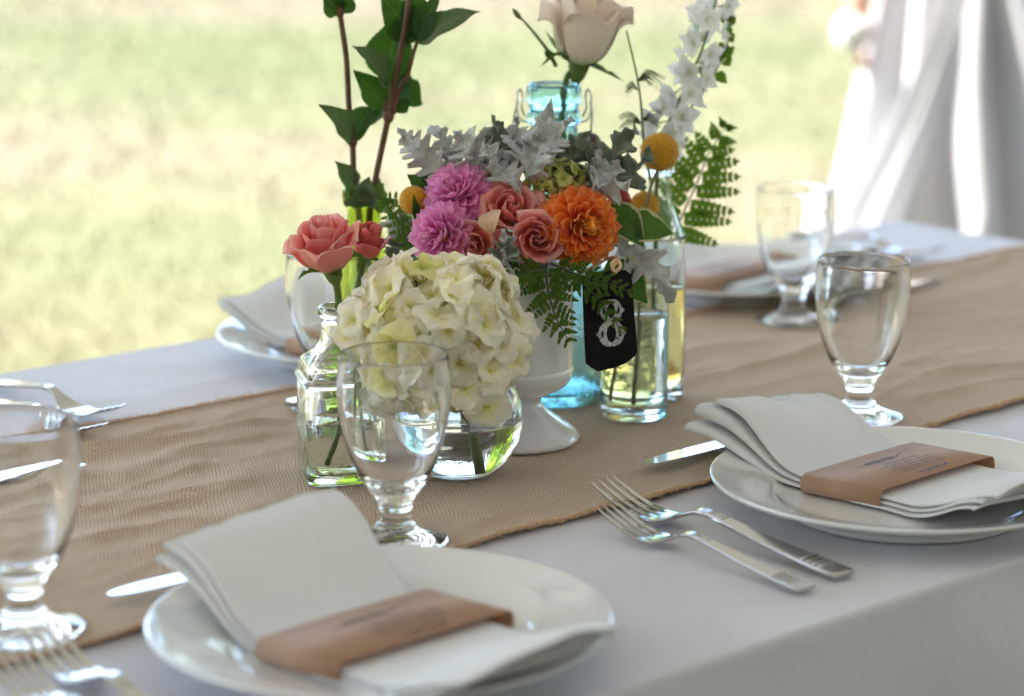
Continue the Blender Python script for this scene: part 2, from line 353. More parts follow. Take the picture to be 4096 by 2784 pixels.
# ------------------------------------------------------------------ setting
def sheet(name, x0, x1, y0, y1, z, mat, n=1):
    vs, fs, uv = grid(n, n, lambda u, v: Vector((x0+(x1-x0)*u, y0+(y1-y0)*v, z)))
    return link(name, mesh(name, vs, fs, uv), mat)
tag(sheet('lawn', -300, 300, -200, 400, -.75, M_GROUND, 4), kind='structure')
def tufts(name, n, z, s):
    y = -3 + 37*rng.random(n)**1.35; x = rng.uniform(-1, 1, n)*(7 + .5*np.abs(y)); a = rng.uniform(0, 2*PI, n); h = s*rng.uniform(.5, 1.3, n)*(1+np.maximum(y, 0)*.02); wd = .0035*(1+np.maximum(y, 0)*.06)
    dx, dy = np.cos(a)*wd, np.sin(a)*wd; lx, ly = rng.normal(0, .45, (2, n))*h; zz_ = np.full(n, z)
    co = np.stack([np.stack([x-dx, y-dy, zz_], 1), np.stack([x+dx, y+dy, zz_], 1), np.stack([x+lx, y+ly, zz_+h], 1)], 1).reshape(-1, 3).astype(np.float32)
    me = bpy.data.meshes.new(name); me.vertices.add(3*n); me.vertices.foreach_set('co', co.ravel()); me.loops.add(3*n); me.loops.foreach_set('vertex_index', np.arange(3*n, dtype=np.int32))
    me.polygons.add(n); me.polygons.foreach_set('loop_start', np.arange(0, 3*n, 3, dtype=np.int32)); me.polygons.foreach_set('loop_total', np.full(n, 3, dtype=np.int32)); me.update(); me.validate(); return me
tag(link('grass', tufts('grass', 520000, -.75, .024), M_GRASS), 'short dry and green grass growing in the lawn', 'grass', kind='stuff')
# far trees round the field, one mass
def wood_mass():
    V, Fc = [], []
    for i in range(150):
        a = i/150*2*PI + rng.normal(0, .01); d = rng.uniform(44, 54); h = rng.uniform(9, 15); cx, cy0 = math.sin(a)*d, math.cos(a)*d + 8
        for k in range(150):
            p = Vector(rng.normal(0, 1, 3)); p = p.normalized()*rng.uniform(.5, 1.0); c = Vector((cx+p.x*3, cy0+p.y*3, -.75+h*.5+p.z*h*.5))
            t1 = Vector(rng.normal(0, 1, 3)).normalized()*1.0; t2 = Vector(rng.normal(0, 1, 3)).normalized()*1.0; b = len(V); V += [c, c+t1, c+t2]; Fc.append((b, b+1, b+2))
    for i in range(70):  # nearer unseen row behind the camera, added to darken the hanging cloth
        cx, cy0, h = -60 + i*1.75, rng.uniform(-34, -29), rng.uniform(8, 12)
        for k in range(320):
            p = Vector(rng.normal(0, 1, 3)); p = p.normalized()*rng.uniform(.4, 1.0); c = Vector((cx+p.x*3, cy0+p.y*3, -.75+h*.5+p.z*h*.5))
            t1 = Vector(rng.normal(0, 1, 3)).normalized()*.7; t2 = Vector(rng.normal(0, 1, 3)).normalized()*.7; b = len(V); V += [c, c+t1, c+t2]; Fc.append((b, b+1, b+2))
    return mesh('far_woods', V, Fc, None, False)
tag(link('far_woods', wood_mass(), M_LEAF_U), 'dense belt of green trees round the field, plus a row added behind the camera for shade', 'woods', kind='stuff')

# unseen marquee added to shade the table, its spread set for the light
tent = empty('marquee', (0, 0, -.75), 'large unseen white marquee roof added to shade the laid table', 'marquee')
TX0, TX1, TY0, TY1, TZ = -4.6, 12.0, -24.0, 5.42, 1.85
vs, fs, uv = grid(12, 12, lambda u, v: Vector((TX0+(TX1-TX0)*u, TY0+(TY1-TY0)*v, TZ + 1.6*min(1, 2*min(u, 1-u))*min(1, 2*min(v, 1-v))**.8)))
link('roof', mesh('roof', vs, fs, uv), M_TENT, tent)
per = []
for u in np.linspace(0, 1, 60, endpoint=False):
    for (xa, ya, xb, yb) in ((TX0, TY0, TX1, TY0),): pass
def per_pt(t):
    t = (t % 1)*4; k = int(t); f = t-k
    return [Vector((TX0+(TX1-TX0)*f, TY0, 0)), Vector((TX1, TY0+(TY1-TY0)*f, 0)), Vector((TX1-(TX1-TX0)*f, TY1, 0)), Vector((TX0, TY1-(TY1-TY0)*f, 0))][k]
vs, fs, uv = grid(240, 2, lambda u, v: per_pt(u) + Vector((0, 0, TZ - .28*v*(1+.18*math.sin(u*2*PI*60)))))
link('valance', mesh('valance', vs, fs, uv), M_TENT, tent)
for x in (TX0, 3.6, TX1):
    for y in (TY0, -9.0, TY1):
        link('pole', mesh('pole', *tube([(x, y, -.75), (x, y, TZ)], .03, 12)), M_WHITE_METAL, tent)

# table under the cloth
TA0, TA1, TN0, TN1 = -.22, 2.22, .93, 1.84
tb = empty('folding_table', tab((TA0+TA1)/2, (TN0+TN1)/2, -.75), 'long folding table hidden under the white tablecloth', 'table')
RT = Matrix.Rotation(math.atan2(AX.y, AX.x), 4, 'Z')
def tabbox(name, a0, a1, n0, n1, z0, z1, mat, par):
    o = link(name, mesh(name, *box(0, 0, 0, a1-a0, n1-n0, z1-z0), smooth=False), mat, par, T(tab((a0+a1)/2, (n0+n1)/2, (z0+z1)/2), RT)); return o
tabbox('tabletop', TA0+.005, TA1-.005, TN0+.005, TN1-.005, -.035, -.006, M_WOOD, tb)
for a in (TA0+.25, TA1-.25):
    for n in (TN0+.1, TN1-.1): tabbox('leg', a-.015, a+.015, n-.015, n+.015, -.75, -.036, M_WHITE_METAL, tb)

# tablecloth: top with soft creases, rounded edge, hanging folds
cloth = empty('tablecloth', tab((TA0+TA1)/2, (TN0+TN1)/2, 0), 'white linen tablecloth covering the long table and hanging down its sides', 'tablecloth')
def cz(a, n):
    p = Vector((a, n, 0)); e = min(a-TA0, TA1-a, n-TN0, TN1-n); f = min(1, max(0, e/.03))
    z = .0012*n3(p, 9, 1) + .0008*n3(p, 22, 2) + .0032*(.25-abs(n3(p + Vector((n*.6, 0, 0)), 3.2, 5)))*.9 - .0012*abs(n3(Vector((a*2-n, n*2+a, 0)), 4.1, 12))
    for q, h_ in ((.42, .0016), (.87, .0018), (1.35, .0016), (1.80, .0018)): z += h_*math.exp(-abs(a-q-.004*n3(p, 5, 3))/.006)
    for q, h_ in ((1.09, .0012), (1.70, .0012)): z += h_*math.exp(-abs(n-q)/.006)
    z -= .0006
    return -.0012 + z*f
vs, fs, uv = grid(244, 91, lambda u, v: tab(TA0+(TA1-TA0)*u, TN0+(TN1-TN0)*v, cz(TA0+(TA1-TA0)*u, TN0+(TN1-TN0)*v)) - tab((TA0+TA1)/2, (TN0+TN1)/2))
link('top', mesh('top', vs, fs, uv), M_LINEN, cloth, tab((TA0+TA1)/2, (TN0+TN1)/2))
def skirt():
    L, W = TA1-TA0, TN1-TN0; per = 2*(L+W); ns = 1100; rows = [(0, 0), (.0012, -.0003), (.0024, -.0011), (.0034, -.0026), (.0040, -.0050), (.0048, -.012), (.0065, -.025), (.012, -.05), (.014, -.09), (.016, -.15), (.018, -.22), (.02, -.3), (.022, -.38), (.024, -.46), (.026, -.54), (.028, -.62), (.03, -.70)]
    vs, fs, uv = [], [], []
    for j, (o, z) in enumerate(rows):
        for i in range(ns):
            s = i/ns*per
            if s < L: p, nn, c = (TA0+s, TN0), (0, -1), min(s, L-s)
            elif s < L+W: q = s-L; p, nn, c = (TA1, TN0+q), (1, 0), min(q, W-q)
            elif s < 2*L+W: q = s-L-W; p, nn, c = (TA1-q, TN1), (0, 1), min(q, L-q)
            else: q = s-2*L-W; p, nn, c = (TA0, TN1-q), (-1, 0), min(q, W-q)
            d = -z; fold = (.5+.5*math.sin(s*2*PI/.21 + 2.2*n3(Vector((s, 0, 0)), 1.7, 3)))**1.6
            fold2 = n3(Vector((s, d*.5, 0)), 7, 4)
            out = o + (.050*fold*min(1, (d/.55))**1.1 + .016*fold2*min(1, d/.10))*(d > .02) + (.05*max(0, 1-c/.08)*min(1, d/.4))
            vs.append(tab(p[0]+nn[0]*out, p[1]+nn[1]*out, z - (.0012 if j else .0012)) - tab((TA0+TA1)/2, (TN0+TN1)/2)); uv.append((s, z))
    for j in range(len(rows)-1):
        for i in range(ns):
            i2 = (i+1) % ns; fs.append((j*ns+i, j*ns+i2, (j+1)*ns+i2, (j+1)*ns+i))
    return mesh('drop', vs, [f[::-1] for f in fs], uv)
link('drop', skirt(), M_LINEN, cloth, tab((TA0+TA1)/2, (TN0+TN1)/2))

# burlap runner
def an(p): p = Vector(p); return p.dot(AX), p.dot(NX)
FLAT = []   # (a, n, r) spots where something stands
def flat(p, r): a, n = an((p[0], p[1], 0)); FLAT.append((a, n, r))
P_SQ = V3(-.1260, 1.712, 0); P_BOWL = V3(-.040, 1.722, 0); P_VASE = V3(.003, 1.820, 0); P_BLUE = V3(.034, 1.955, 0)
P_TUM = V3(.0985, 1.893, 0); P_TALL = V3(.1195, 1.957, 0); P_GREEN = V3(-.1195, 1.930, 0)
G1, G2, G3, G4 = V3(-.078, 1.551, 0), V3(.279, 1.888, 0), V3(.268, 2.257, 0), onz(57, 1440)
G5 = ony(753, 575, 2.0); G5 = onz(753, 578, .1295); G5.z = 0
for p, r in ((P_SQ, .045), (P_BOWL, .05), (P_VASE, .055), (P_BLUE, .05), (P_TUM, .03), (P_TALL, .03), (P_GREEN, .035), (G1, .04), (G2, .04), (G3, .04), (G4, .04), (G5, .04)): flat(p, r)
RN0, RN1 = 1.184, 1.616
def edge_w(a, k): return .0075*n3(Vector((a, k*5, 0)), 5.5, 2) + .0035*n3(Vector((a, k*5, 0)), 19, 4)
def rz(a, n):
    x, y = a*.9 + n*.25, n*1.7 - a*.15
    r1 = 1-abs(n3(Vector((x, y*1.3, 0)), 5.2, 8))*2.4; r2 = 1-abs(n3(Vector((x*1.3+3, y*1.6, 0)), 8.3, 9))*2.4
    w_ = .0085*max(0, r1)**2.0 + .0035*max(0, r2)**2 + .0030*n3(Vector((x, y, 0)), 26, 3)
    w_ *= .75 + .5*n3(Vector((a, n, 0)), 2.2, 6)
    e = min(n-RN0, RN1-n)/.03
    w_ = w_*min(1, max(.35, e)) + .0016*max(0, 1-abs(e)*2)*(1+n3(Vector((a, n, 0)), 30, 4))
    for (fa, fn, fr) in FLAT:
        d = math.hypot(a-fa, n-fn); k = min(1, max(0, (d-fr)/(.05))); k = k*k*(3-2*k); w_ = w_*k + .0002*(1-k)
    return .0012 + max(0, w_)
def runner():
    nu, nv = 760, 136; vs, fs, uv = [], [], []; c = tab(1.1, 1.4)
    for j in range(nv+1):
        for i in range(nu+1):
            a = .15 + (2.245-.15)*i/nu; e0, e1 = RN0+edge_w(a, 0), RN1+edge_w(a, 1); n = e0+(e1-e0)*j/nv; z = rz(a, n)
            if a > 2.215: z -= (a-2.215)**1.2*3
            vs.append(tab(a, n, z)-c); uv.append((a, n))
    for j in range(nv):
        for i in range(nu):
            q = j*(nu+1)+i; fs.append((q, q+1, q+nu+2, q+nu+1))
    me = mesh('burlap_runner', vs, fs, uv); return link('burlap_runner', me, M_BURLAP, None, c)
rn = tag(runner(), 'rumpled tan burlap runner lying along the middle of the table', 'table runner')
m_ = rn.modifiers.new('thickness', 'SOLIDIFY'); m_.thickness = .0010; m_.offset = -1
def fray():
    V, Fc = [], []; c = tab(1.1, 1.4)
    for k, n0, sg in ((0, RN0, -1), (1, RN1, 1)):
        # rolled, overlocked hem made of short twisted loops plus loose fibres
        a = .16
        while a < 2.2:
            n = n0 + edge_w(a, k); z = rz(a, n) + .0006
            r0 = .0021*(1+.40*rng.normal()); pts = []
            for q in range(7):
                t = q/6*2*PI; pts.append(tab(a + .0018*q/6 + rng.normal(0, .0002), n + sg*(.0002 - abs(r0)*math.cos(t)*1.0), z + abs(r0)*.6*math.sin(t)) - c)
            v, f, _ = tube(pts, .00042, 4, False); b = len(V); V += v; Fc += [tuple(b+i for i in g) for g in f]
            a += .0019
        for _ in range(3000):
            a = rng.uniform(.3, 2.1); n = n0 + edge_w(a, k); z = rz(a, n)+.0005; L = rng.exponential(.0028)+.0015; d = Vector((rng.normal(0, .8), sg*abs(rng.normal(.6, .5)), rng.normal(.25, .5))).normalized()*L
            p0 = tab(a, n, z)-c; p1 = p0 + (AX*d.x+NX*d.y+Vector((0, 0, d.z)))*.5 + Vector(rng.normal(0, L*.15, 3)); p2 = p0 + AX*d.x+NX*d.y+Vector((0, 0, abs(d.z)*.6))
            v, f, _ = tube([p0, p1, p2], .00014, 3, False); b = len(V); V += v; Fc += [tuple(b+i for i in g) for g in f]
    return mesh('frayed_hem', V, Fc)
fr = tag(link('frayed_hem', fray(), M_FRAY, rn, tab(1.1, 1.4)), kind='stuff')

# ------------------------------------------------------------------ crockery
PLATE_P = [(.0, .0085), (.05, .0085), (.078, .0088), (.087, .0105), (.093, .0138), (.105, .0178), (.120, .0212), (.1325, .0244), (.1348, .0246), (.1355, .0238), (.1350, .0222), (.131, .0200), (.118, .0160), (.104, .0125), (.094, .0085), (.088, .0045), (.086, .0008), (.0835, .0), (.081, .0008), (.080, .0042), (.05, .0052), (.0, .0052)]
ME_PLATE = mesh('plate', *lathe(smooth_prof(PLATE_P, 4), 128))
def plate(p, label):
    o = link('dinner_plate', ME_PLATE, M_CHINA, None, T(p)); return tag(o, label, 'plate', 'white dinner plates set round the table')
TH = R_(43.5); TD = Vector((math.cos(TH), math.sin(TH), 0)); SD = Vector((-TD.y, TD.x, 0))

def ss(x, a, b): x = min(1, max(0, (x-a)/(b-a))); return x*x*(3-2*x)
def napkin(center, ang, label, seed, top=(.050, .060), fan=.8, near_open=.0022, out=.0045):
    """a folded napkin: spiral-folded section swept along local y (s); local x is t"""
    rnd = random.Random(seed); Wd = .0620; Ls, Ln = .143, .128
    order = [1, 2, 3, 4, 5, 6]
    nu, ns = 0, 64
    sec = []            # (t, level, layer index)
    for li, lev in enumerate(order):
        rev = (li % 2 == 0)      # + -> -
        shr = {1: 0, 2: .0005, 3: .0022, 4: .0018, 5: .0040, 6: .0035}[lev]
        ts = np.linspace(Wd-shr-(.004 if li == 0 else 0), -Wd+shr, 15); ts = ts if rev else ts[::-1]
        if li: # round turn from the previous layer
            pl = order[li-1]; side = -1 if (li % 2 == 1) else 1; x0 = sec[-1][0]; x1 = ts[0]; rad = abs(lev-pl)*.5
            for q in range(1, 6):
                ph = q/6*PI; sec.append((x0+(x1-x0)*q/6 + side*math.sin(ph)*.0016, pl+(lev-pl)*(1-math.cos(ph))/2, li))
        for t in ts: sec.append((t, lev, li))
    vs, uv = [], []; nsec = len(sec)
    for j in range(ns+1):
        s = -Ln + (Ln+Ls)*j/ns
        far = ss(s, .034, Ls); near = ss(-s, .034, Ln)
        base = .0105 + .014*ss(abs(s), .055, .128) + .006*near*near
        for (t, lev, li) in sec:
            tt = t/Wd
            puff = 1 + .14*n3(Vector((s, t, 0)), 9, seed+li)*(far+near)
            wdt = 1 + .06*far + .045*near*(1-.3*lev/6) - .03*math.exp(-(abs(s)-.036)**2/.0002)
            ztop = top[0] + (top[1]-top[0])*(tt+1)/2; lf = (lev-1)/5
            spr = .0080 + far*(max(.010, (ztop-base)*fan) - .0080)*puff + near*near_open*3*puff
            z = base + lf*spr + far*(ztop-base)*(1-fan) - far*.005*math.cos(tt*PI)*lf + far*far*.006*math.sin(PI*(tt+1)/2)*lf
            z += .004*near*math.sin(tt*3+seed)*(lev/6) + .0018*n3(Vector((s*1.4, t*1.0, lev*.03)), 16, seed)*(far+near)
            z += (far*.004+near*.0025)*n3(Vector((tt*1.5+li*5.1, s*9, seed*2.0)), 1.2, li)*(lf+.3)
            ext = (far*.010+near*.007)*n3(Vector((li*3.3, seed*1.9, 0)), 1.1, 3) + far*(out*(lev-3.5)*-1 + .012*n3(Vector((tt*1.2, 0, seed)), 1.3, 2)) - near*(.0035*(lev-3.5)+.004*math.sin(tt*4+seed))
            dy = ext*ss(abs(s), .04, .13)
            x = t*wdt*(1-.05*far*(fan < .5)) + far*(.010*(lev/6) + (.006 if fan < .5 else 0)) + .006*near*math.sin(s*30+seed)
            vs.append(Vector((x, s+dy, z))); uv.append((t, s))
    fs = []
    for j in range(ns):
        for i in range(nsec-1): q = j*nsec+i; fs.append((q, q+1, q+nsec+1, q+nsec))
    me = mesh('folded_napkin', vs, fs, uv)
    o = link('folded_napkin', me, M_NAPK, None, T(center, Matrix.Rotation(ang, 4, 'Z')))
    m = o.modifiers.new('thick', 'SOLIDIFY'); m.thickness = .0006; m.offset = 0
    m = o.modifiers.new('smooth', 'SUBSURF'); m.levels = 0; m.render_levels = 1
    # hem: fine stitched cord along the far and near ends of the cloth
    for j in (0, ns): link('hem', mesh('hem', *tube([vs[j*nsec+i] for i in range(0, nsec)], .0009, 5)), M_NAPK, o, T(center, Matrix.Rotation(ang, 4, 'Z')))
    return tag(o, label, 'napkin', 'folded napkins on the dinner plates')

def card(center, ang, label, tilt=0, text=True, seed=1):
    Wd, hl, z0, z1 = .0650, .0320, .0098, .0232
    pts = []; n = 8
    for q in range(n+1): ph = -PI/2 - q/n*PI; pts.append((-Wd+.0045 + math.cos(ph)*.0052, (z0+z1)/2 + math.sin(ph)*(z1-z0)/2))
    m = 14
    for q in range(1, m): x = -Wd+.0045 + (2*Wd-.006)*q/m; pts.append((x, z1 + .0005*math.sin(q/m*PI)))
    for q in range(n+1): ph = PI/2 - q/n*PI; pts.append((Wd-.0015 + math.cos(ph)*.0045, (z0+z1)/2 + math.sin(ph)*(z1-z0)/2))
    pts.append(pts[0]); npt = len(pts); vs, fs, uv = [], [], []
    for j in range(2):
        for (x, z) in pts: vs.append(Vector((x + (.004*(1-2*j)), (-hl, hl)[j], z))); uv.append((x, (-hl, hl)[j]))
    for i in range(npt-1): fs.append((i, i+1, npt+i+1, npt+i))
    M = T(center, Matrix.Rotation(ang, 4, 'Z') @ Matrix.Rotation(tilt, 4, 'X'))
    o = link('menu_card', mesh('menu_card', vs, fs, uv, True), M_KRAFT, None, M)
    md = o.modifiers.new('thick', 'SOLIDIFY'); md.thickness = .0005; md.offset = 1
    tag(o, label, 'menu card', 'kraft menu cards banding the napkins')
    # lettering
    zt = z1 + .00105
    def stroke(name, pts2, r):
        vv, ff, _ = [], [], 0
        cv = curve([Vector((x, y, 0)) for x, y in pts2], 6)
        for i, p in enumerate(cv):
            d = (cv[min(i+1, len(cv)-1)]-cv[max(i-1, 0)]).normalized(); nrm = Vector((-d.y, d.x, 0)); rr = r*(.5+.9*abs(d.y))
            zz = zt + .0005*math.sin((p.x+Wd)/(2*Wd)*PI)-.0003
            vv += [p+nrm*rr+Vector((0, 0, zz)), p-nrm*rr+Vector((0, 0, zz))]
        for i in range(len(cv)-1): ff.append((2*i, 2*i+1, 2*i+3, 2*i+2))
        return vv, ff, None
    st = []
    x = -.020
    if text:
        # cursive "menu" with a long flourish
        def hump(x, w_, h): return [(x, .012), (x+w_*.35, .012+h), (x+w_*.75, .012+h*.9), (x+w_, .012)]
        word = [(x-.009, .0135)]
        for w_ in (.0042, .0042, .0042): word += hump(x, w_, .0045)[0:3]; x += w_      # m
        word += [(x, .012), (x+.002, .0125), (x+.0042, .0155), (x+.0028, .0172), (x+.0012, .0145), (x+.003, .012), (x+.0055, .0125)]; x += .0060  # e
        for w_ in (.0042, .0042): word += hump(x, w_, .0045)[0:3]; x += w_             # n
        word += [(x, .012), (x+.001, .0165), (x+.0016, .0125), (x+.0034, .0122), (x+.0048, .0165), (x+.0052, .0125), (x+.008, .0135), (x+.018, .0185), (x+.032, .020)]
        st.append(stroke('menu', word, .00042))
    lt = link('lettering', mesh('lettering', *join(st)) if st else mesh('lettering', [(0, 0, 0)], []), M_INK, o, M) if st else None
    lines = ['served family style', 'seasonal greens with citrus', 'roasted seasonal vegetables', 'with herbs and sourdough', 'summer berry pie', '']
    for k, tx in enumerate(['Served Family Style', 'fresh garden greens, with herbs', 'seasonal roasted vegetables', 'braised chicken, warm bread', 'desserts, berries & cream', 'megan & jeff']):
        cu = bpy.data.curves.new('text_line', 'FONT'); cu.body = tx; cu.align_x = 'CENTER'; last = (k == 5)
        cu.size = .0062 if last else .0044; cu.shear = .45 if last else 0; cu.offset = .00012 if last else .00001; cu.space_character = 1.05
        to = bpy.data.objects.new('text_line', cu); cm = bpy.data.meshes.new_from_object(to); bpy.data.objects.remove(to); cm.materials.clear(); cm.materials.append(M_INK)
        to = bpy.data.objects.new('text_line', cm); COL.objects.link(to); to.parent = o; cm.name = 'text_line'
        to.matrix_basis = T((.010, .0040-.0050*k - (.004 if last else 0), zt+.0004))
    return o

NEAR_ANG, FAR_ANG = TH, TH+PI
S1, S2, S3, S5 = V3(-.077, 1.338, .0), V3(.275, 1.639, .0), V3(-.129, 2.122, .0), V3(.225, 2.418, .0)
plate(S1, 'white dinner plate nearest the camera, right in front of the centre goblet')
plate(S2, 'white dinner plate at the right edge, beside the two shiny forks')
plate(S3, 'blurred white dinner plate at the far left table edge behind the square bottle')
plate(S5, 'blurred white dinner plate at the far end behind the ferns')
napkin(S1+V3(.004, -.014, 0), NEAR_ANG, 'folded white napkin on the nearest plate, in front of the centre goblet', 1, (.046, .056), .30, out=.0010)
card(S1+V3(.004, -.014, 0), NEAR_ANG, 'brown kraft menu card around the nearest napkin')
napkin(S2+V3(.001, .028, 0), NEAR_ANG, 'folded white napkin with fanned layers on the right hand plate', 2, (.057, .034), .72)
card(S2+V3(.001, .028, 0), NEAR_ANG, 'brown kraft menu card with the word menu, on the right hand plate')
napkin(S3+V3(.0, .0, 0), FAR_ANG+.1, 'blurred folded napkin on the far left plate behind the square bottle', 3, (.045, .04))
card(S3+V3(.0, .0, 0), FAR_ANG+.1, 'blurred orange brown menu card on the far left plate')
napkin(S5+V3(.0, .0, 0), FAR_ANG+.1, 'blurred folded napkin on the far plate behind the two right goblets', 4, (.045, .04))
card(S5+V3(.0, .0, 0), FAR_ANG+.1, 'blurred orange brown menu card on the far plate behind the goblets')

# goblets
GO = [(.0345, 0), (.0356, .0008), (.0353, .0022), (.031, .0036), (.024, .0058), (.0175, .0085), (.0143, .0108), (.0136, .0122), (.0131, .0132), (.0112, .0145), (.0105, .0180), (.0106, .0225), (.0118, .0252), (.0122, .0268), (.0118, .0285), (.0135, .0315), (.0185, .0385), (.0245, .0480), (.0298, .0600), (.0338, .0740), (.0366, .0890), (.0378, .1010), (.0377, .1130), (.0369, .1230), (.0366, .1282), (.0362, .1293), (.0356, .1291), (.0353, .1280)]
GI = [(.0353, .1230), (.0359, .1120), (.0358, .1000), (.0346, .0890), (.0317, .0740), (.0275, .0610), (.0218, .0500), (.0150, .0425), (.0070, .0390), (.0, .0385)]
prof = smooth_prof(GO+GI, 5); prof = [(r, z) for r, z in prof]; prof[-1] = (0, prof[-1][1])
ME_GOB = mesh('goblet', *lathe([(0, .0015), (.02, .0012), (.032, .0002)] + prof, 96))
def goblet(p, label):
    o = link('water_goblet', ME_GOB, M_GLASS, None, T(V3(p.x, p.y, .0024))); return tag(o, label, 'goblet', 'clear stemmed water goblets')
goblet(G1, 'clear water goblet at the centre, standing in front of the cream hydrangea')
goblet(G2, 'clear water goblet standing behind the right hand plate')
goblet(G3, 'blurred clear goblet at the far right, behind the fern and next to the far plate')
goblet(G4, 'blurred clear goblet cut by the left edge, above the near forks')
goblet(G5, 'clear goblet half hidden behind the pink rose and square bottle')

# cutlery
def bar(stations, seg=None):
    """stations (x, half width, z centre, half thickness): chamfered bar along x"""
    vs, fs = [], []
    for (x, wd, z, th) in stations:
        c = min(wd, th)*.55
        for (yy, zz) in ((-wd, -th+c), (-wd+c, -th), (wd-c, -th), (wd, -th+c), (wd, th-c), (wd-c, th), (-wd+c, th), (-wd, th-c)): vs.append(Vector((x, yy, z+zz)))
    n = len(stations)
    for i in range(n-1):
        for k in range(8): fs.append((i*8+k, i*8+(k+1) % 8, (i+1)*8+(k+1) % 8, (i+1)*8+k))
    fs.append(tuple(range(8))[::-1]); fs.append(tuple((n-1)*8+k for k in range(8))); return vs, fs, None
def cr1(ps, n=5): return [tuple(q) for q in _cr(ps, n)]
def _cr(ps, n):
    ps = [np.array(p, float) for p in ps]; q = [2*ps[0]-ps[1]] + ps + [2*ps[-1]-ps[-2]]; out = []
    for i in range(1, len(q)-2):
        for k in range(n):
            t = k/n; a, b, c, d = q[i-1], q[i], q[i+1], q[i+2]; out.append(.5*((2*b)+(c-a)*t+(2*a-5*b+4*c-d)*t*t+(3*b-a-3*c+d)*t**3))
    out.append(ps[-1]); return out
FH = [(0, .0072, .0016, .0009), (.0012, .0088, .0018, .0014), (.012, .0090, .0026, .0015), (.030, .0080, .0042, .0015), (.060, .0062, .0075, .0015), (.090, .0048, .0120, .0015), (.105, .0042, .0140, .0016), (.116, .0040, .0136, .0016), (.126, .0050, .0100, .0015), (.135, .0085, .0056, .0013), (.142, .0118, .0038, .0012), (.150, .0126, .0030, .0011)]
ME_FH = mesh('fork_handle', *join([bar(cr1(FH, 4))] + [bar([(.013+i*.0042, .0074, .00305+i*.00055+.0013, .0005), (.0150+i*.0042, .0073, .0033+i*.00055+.0013, .0005)]) for i in range(4)]
    + [bar([(.094+i*.0035, .0034, .0128+i*.00045+.0013, .0005), (.0956+i*.0035, .0033, .01295+i*.00045+.0013, .0005)]) for i in range(4)]), smooth=False)
ME_TINE = [mesh('tine', *bar(cr1([(.148, .0025, .0031, .0011), (.156, .00225, .0034, .0010), (.168, .0020, .0052, .0010), (.180, .00175, .0085, .0009), (.192, .0013, .0130, .0008), (.200, .0005, .0165, .0004)], 4)), smooth=False) for _ in range(1)][0]
def fork(tip, direction, L, label, z=.001, group='stainless steel forks', roll=0):
    d = Vector((direction[0], direction[1], 0)).normalized(); s = L/.2
    M = T(Vector((tip[0], tip[1], z)) - d*L, frame(Vector((0, 0, 1)), d) @ Matrix.Rotation(roll, 4, 'X'), s)
    o = link('fork', ME_FH, M_STEEL, None, M); tag(o, label, 'fork', group)
    rounded(o, .0004, 1)
    for k in range(4):
        t = bpy.data.objects.new('tine', ME_TINE); COL.objects.link(t); t.parent = o; t.matrix_basis = Matrix.Translation((0, (k-1.5)*.0067, 0)); 
        if k == 0 and not ME_TINE.materials: ME_TINE.materials.append(M_STEEL)
    return o
fd = Vector((-.62, .785, 0)); tipz = .014
f1 = onz(1366, 1082, .021); f1b = onz(1918, 1300, .004)
fork(f1, f1-f1b, (f1.xy-f1b.xy).length, 'larger steel fork, the upper right of the sharp pair beside the right hand plate')
f2 = onz(1378, 1145, .017); f2b = onz(1832, 1332, .004)
fork(f2, f2-f2b, (f2.xy-f2b.xy).length, 'smaller steel fork, the lower left of the sharp pair in front of the runner', z=.0012)
f3 = onz(88, 1418, .019); fork(f3, fd+V3(.06, 0, 0), .215, 'blurred steel fork with its tines before the left goblet foot', z=.001)
f4 = onz(8, 1478, .017); fork(f4, fd+V3(.06, 0, 0), .20, 'blurred steel fork cut off by the lower left corner', z=.001)
f5 = onz(262, 922, .019); fork(f5, V3(.66, -.72, 0), .22, 'steel fork on the far left, its tines past the goblet rim, touching the runner', z=.001)
f6 = onz(222, 965, .017); fork(f6, V3(.66, -.72, 0), .20, 'steel fork seen through the left goblet rim on the white cloth', z=.001)
f7 = onz(2136, 560, .019); fork(f7, V3(.66, -.72, 0), .22, 'blurred steel fork on the far right cloth, the farther of two', z=.001)
f8 = onz(2090, 585, .017); fork(f8, V3(.66, -.72, 0), .20, 'blurred steel fork on the far right, lying closer to the far napkin', z=.001)
BL = [(0, .0060, .0030, .0020), (.002, .0078, .0032, .0027), (.02, .0080, .0034, .0028), (.06, .0070, .0036, .0028), (.10, .0062, .0038, .0027), (.108, .0058, .0038, .0022)]
ME_KH = mesh('knife_handle', *bar(cr1(BL, 3)), smooth=False)
ME_KB = mesh('blade', *bar(cr1([(.107, .0058, .0036, .0012), (.115, .0078, .0034, .0008), (.15, .0088, .0030, .0006), (.19, .0086, .0026, .0005), (.212, .0066, .0023, .0004), (.222, .0030, .0022, .0003), (.2235, .0006, .0022, .0002)], 4)), smooth=False)
def knife(tip, d, label, z=.001, L=.2235):
    d = Vector((d[0], d[1], 0)).normalized(); M = T(Vector((tip[0], tip[1], z)) - d*L, frame(Vector((0, 0, 1)), d) @ Matrix.Rotation(-.12, 4, 'Y') if False else frame(Vector((0, 0, 1)), d), L/.2235)
    o = link('table_knife', ME_KH, M_STEEL, None, M); b = link('blade', ME_KB, M_STEEL, o, M)
    b.matrix_basis = Matrix.Identity(4); return tag(o, label, 'knife', 'steel table knives above the plates')
k1 = onz(1460, 1069, .004); knife(k1, -(onz(1640, 1026, .004)-k1), 'steel knife whose tip sticks out behind the right hand plate', z=.0075)
k2 = onz(245, 1370, .004); knife(k2, -(onz(372, 1342, .004)-k2), 'steel knife whose tip sticks out left of the nearest plate', z=.0075)
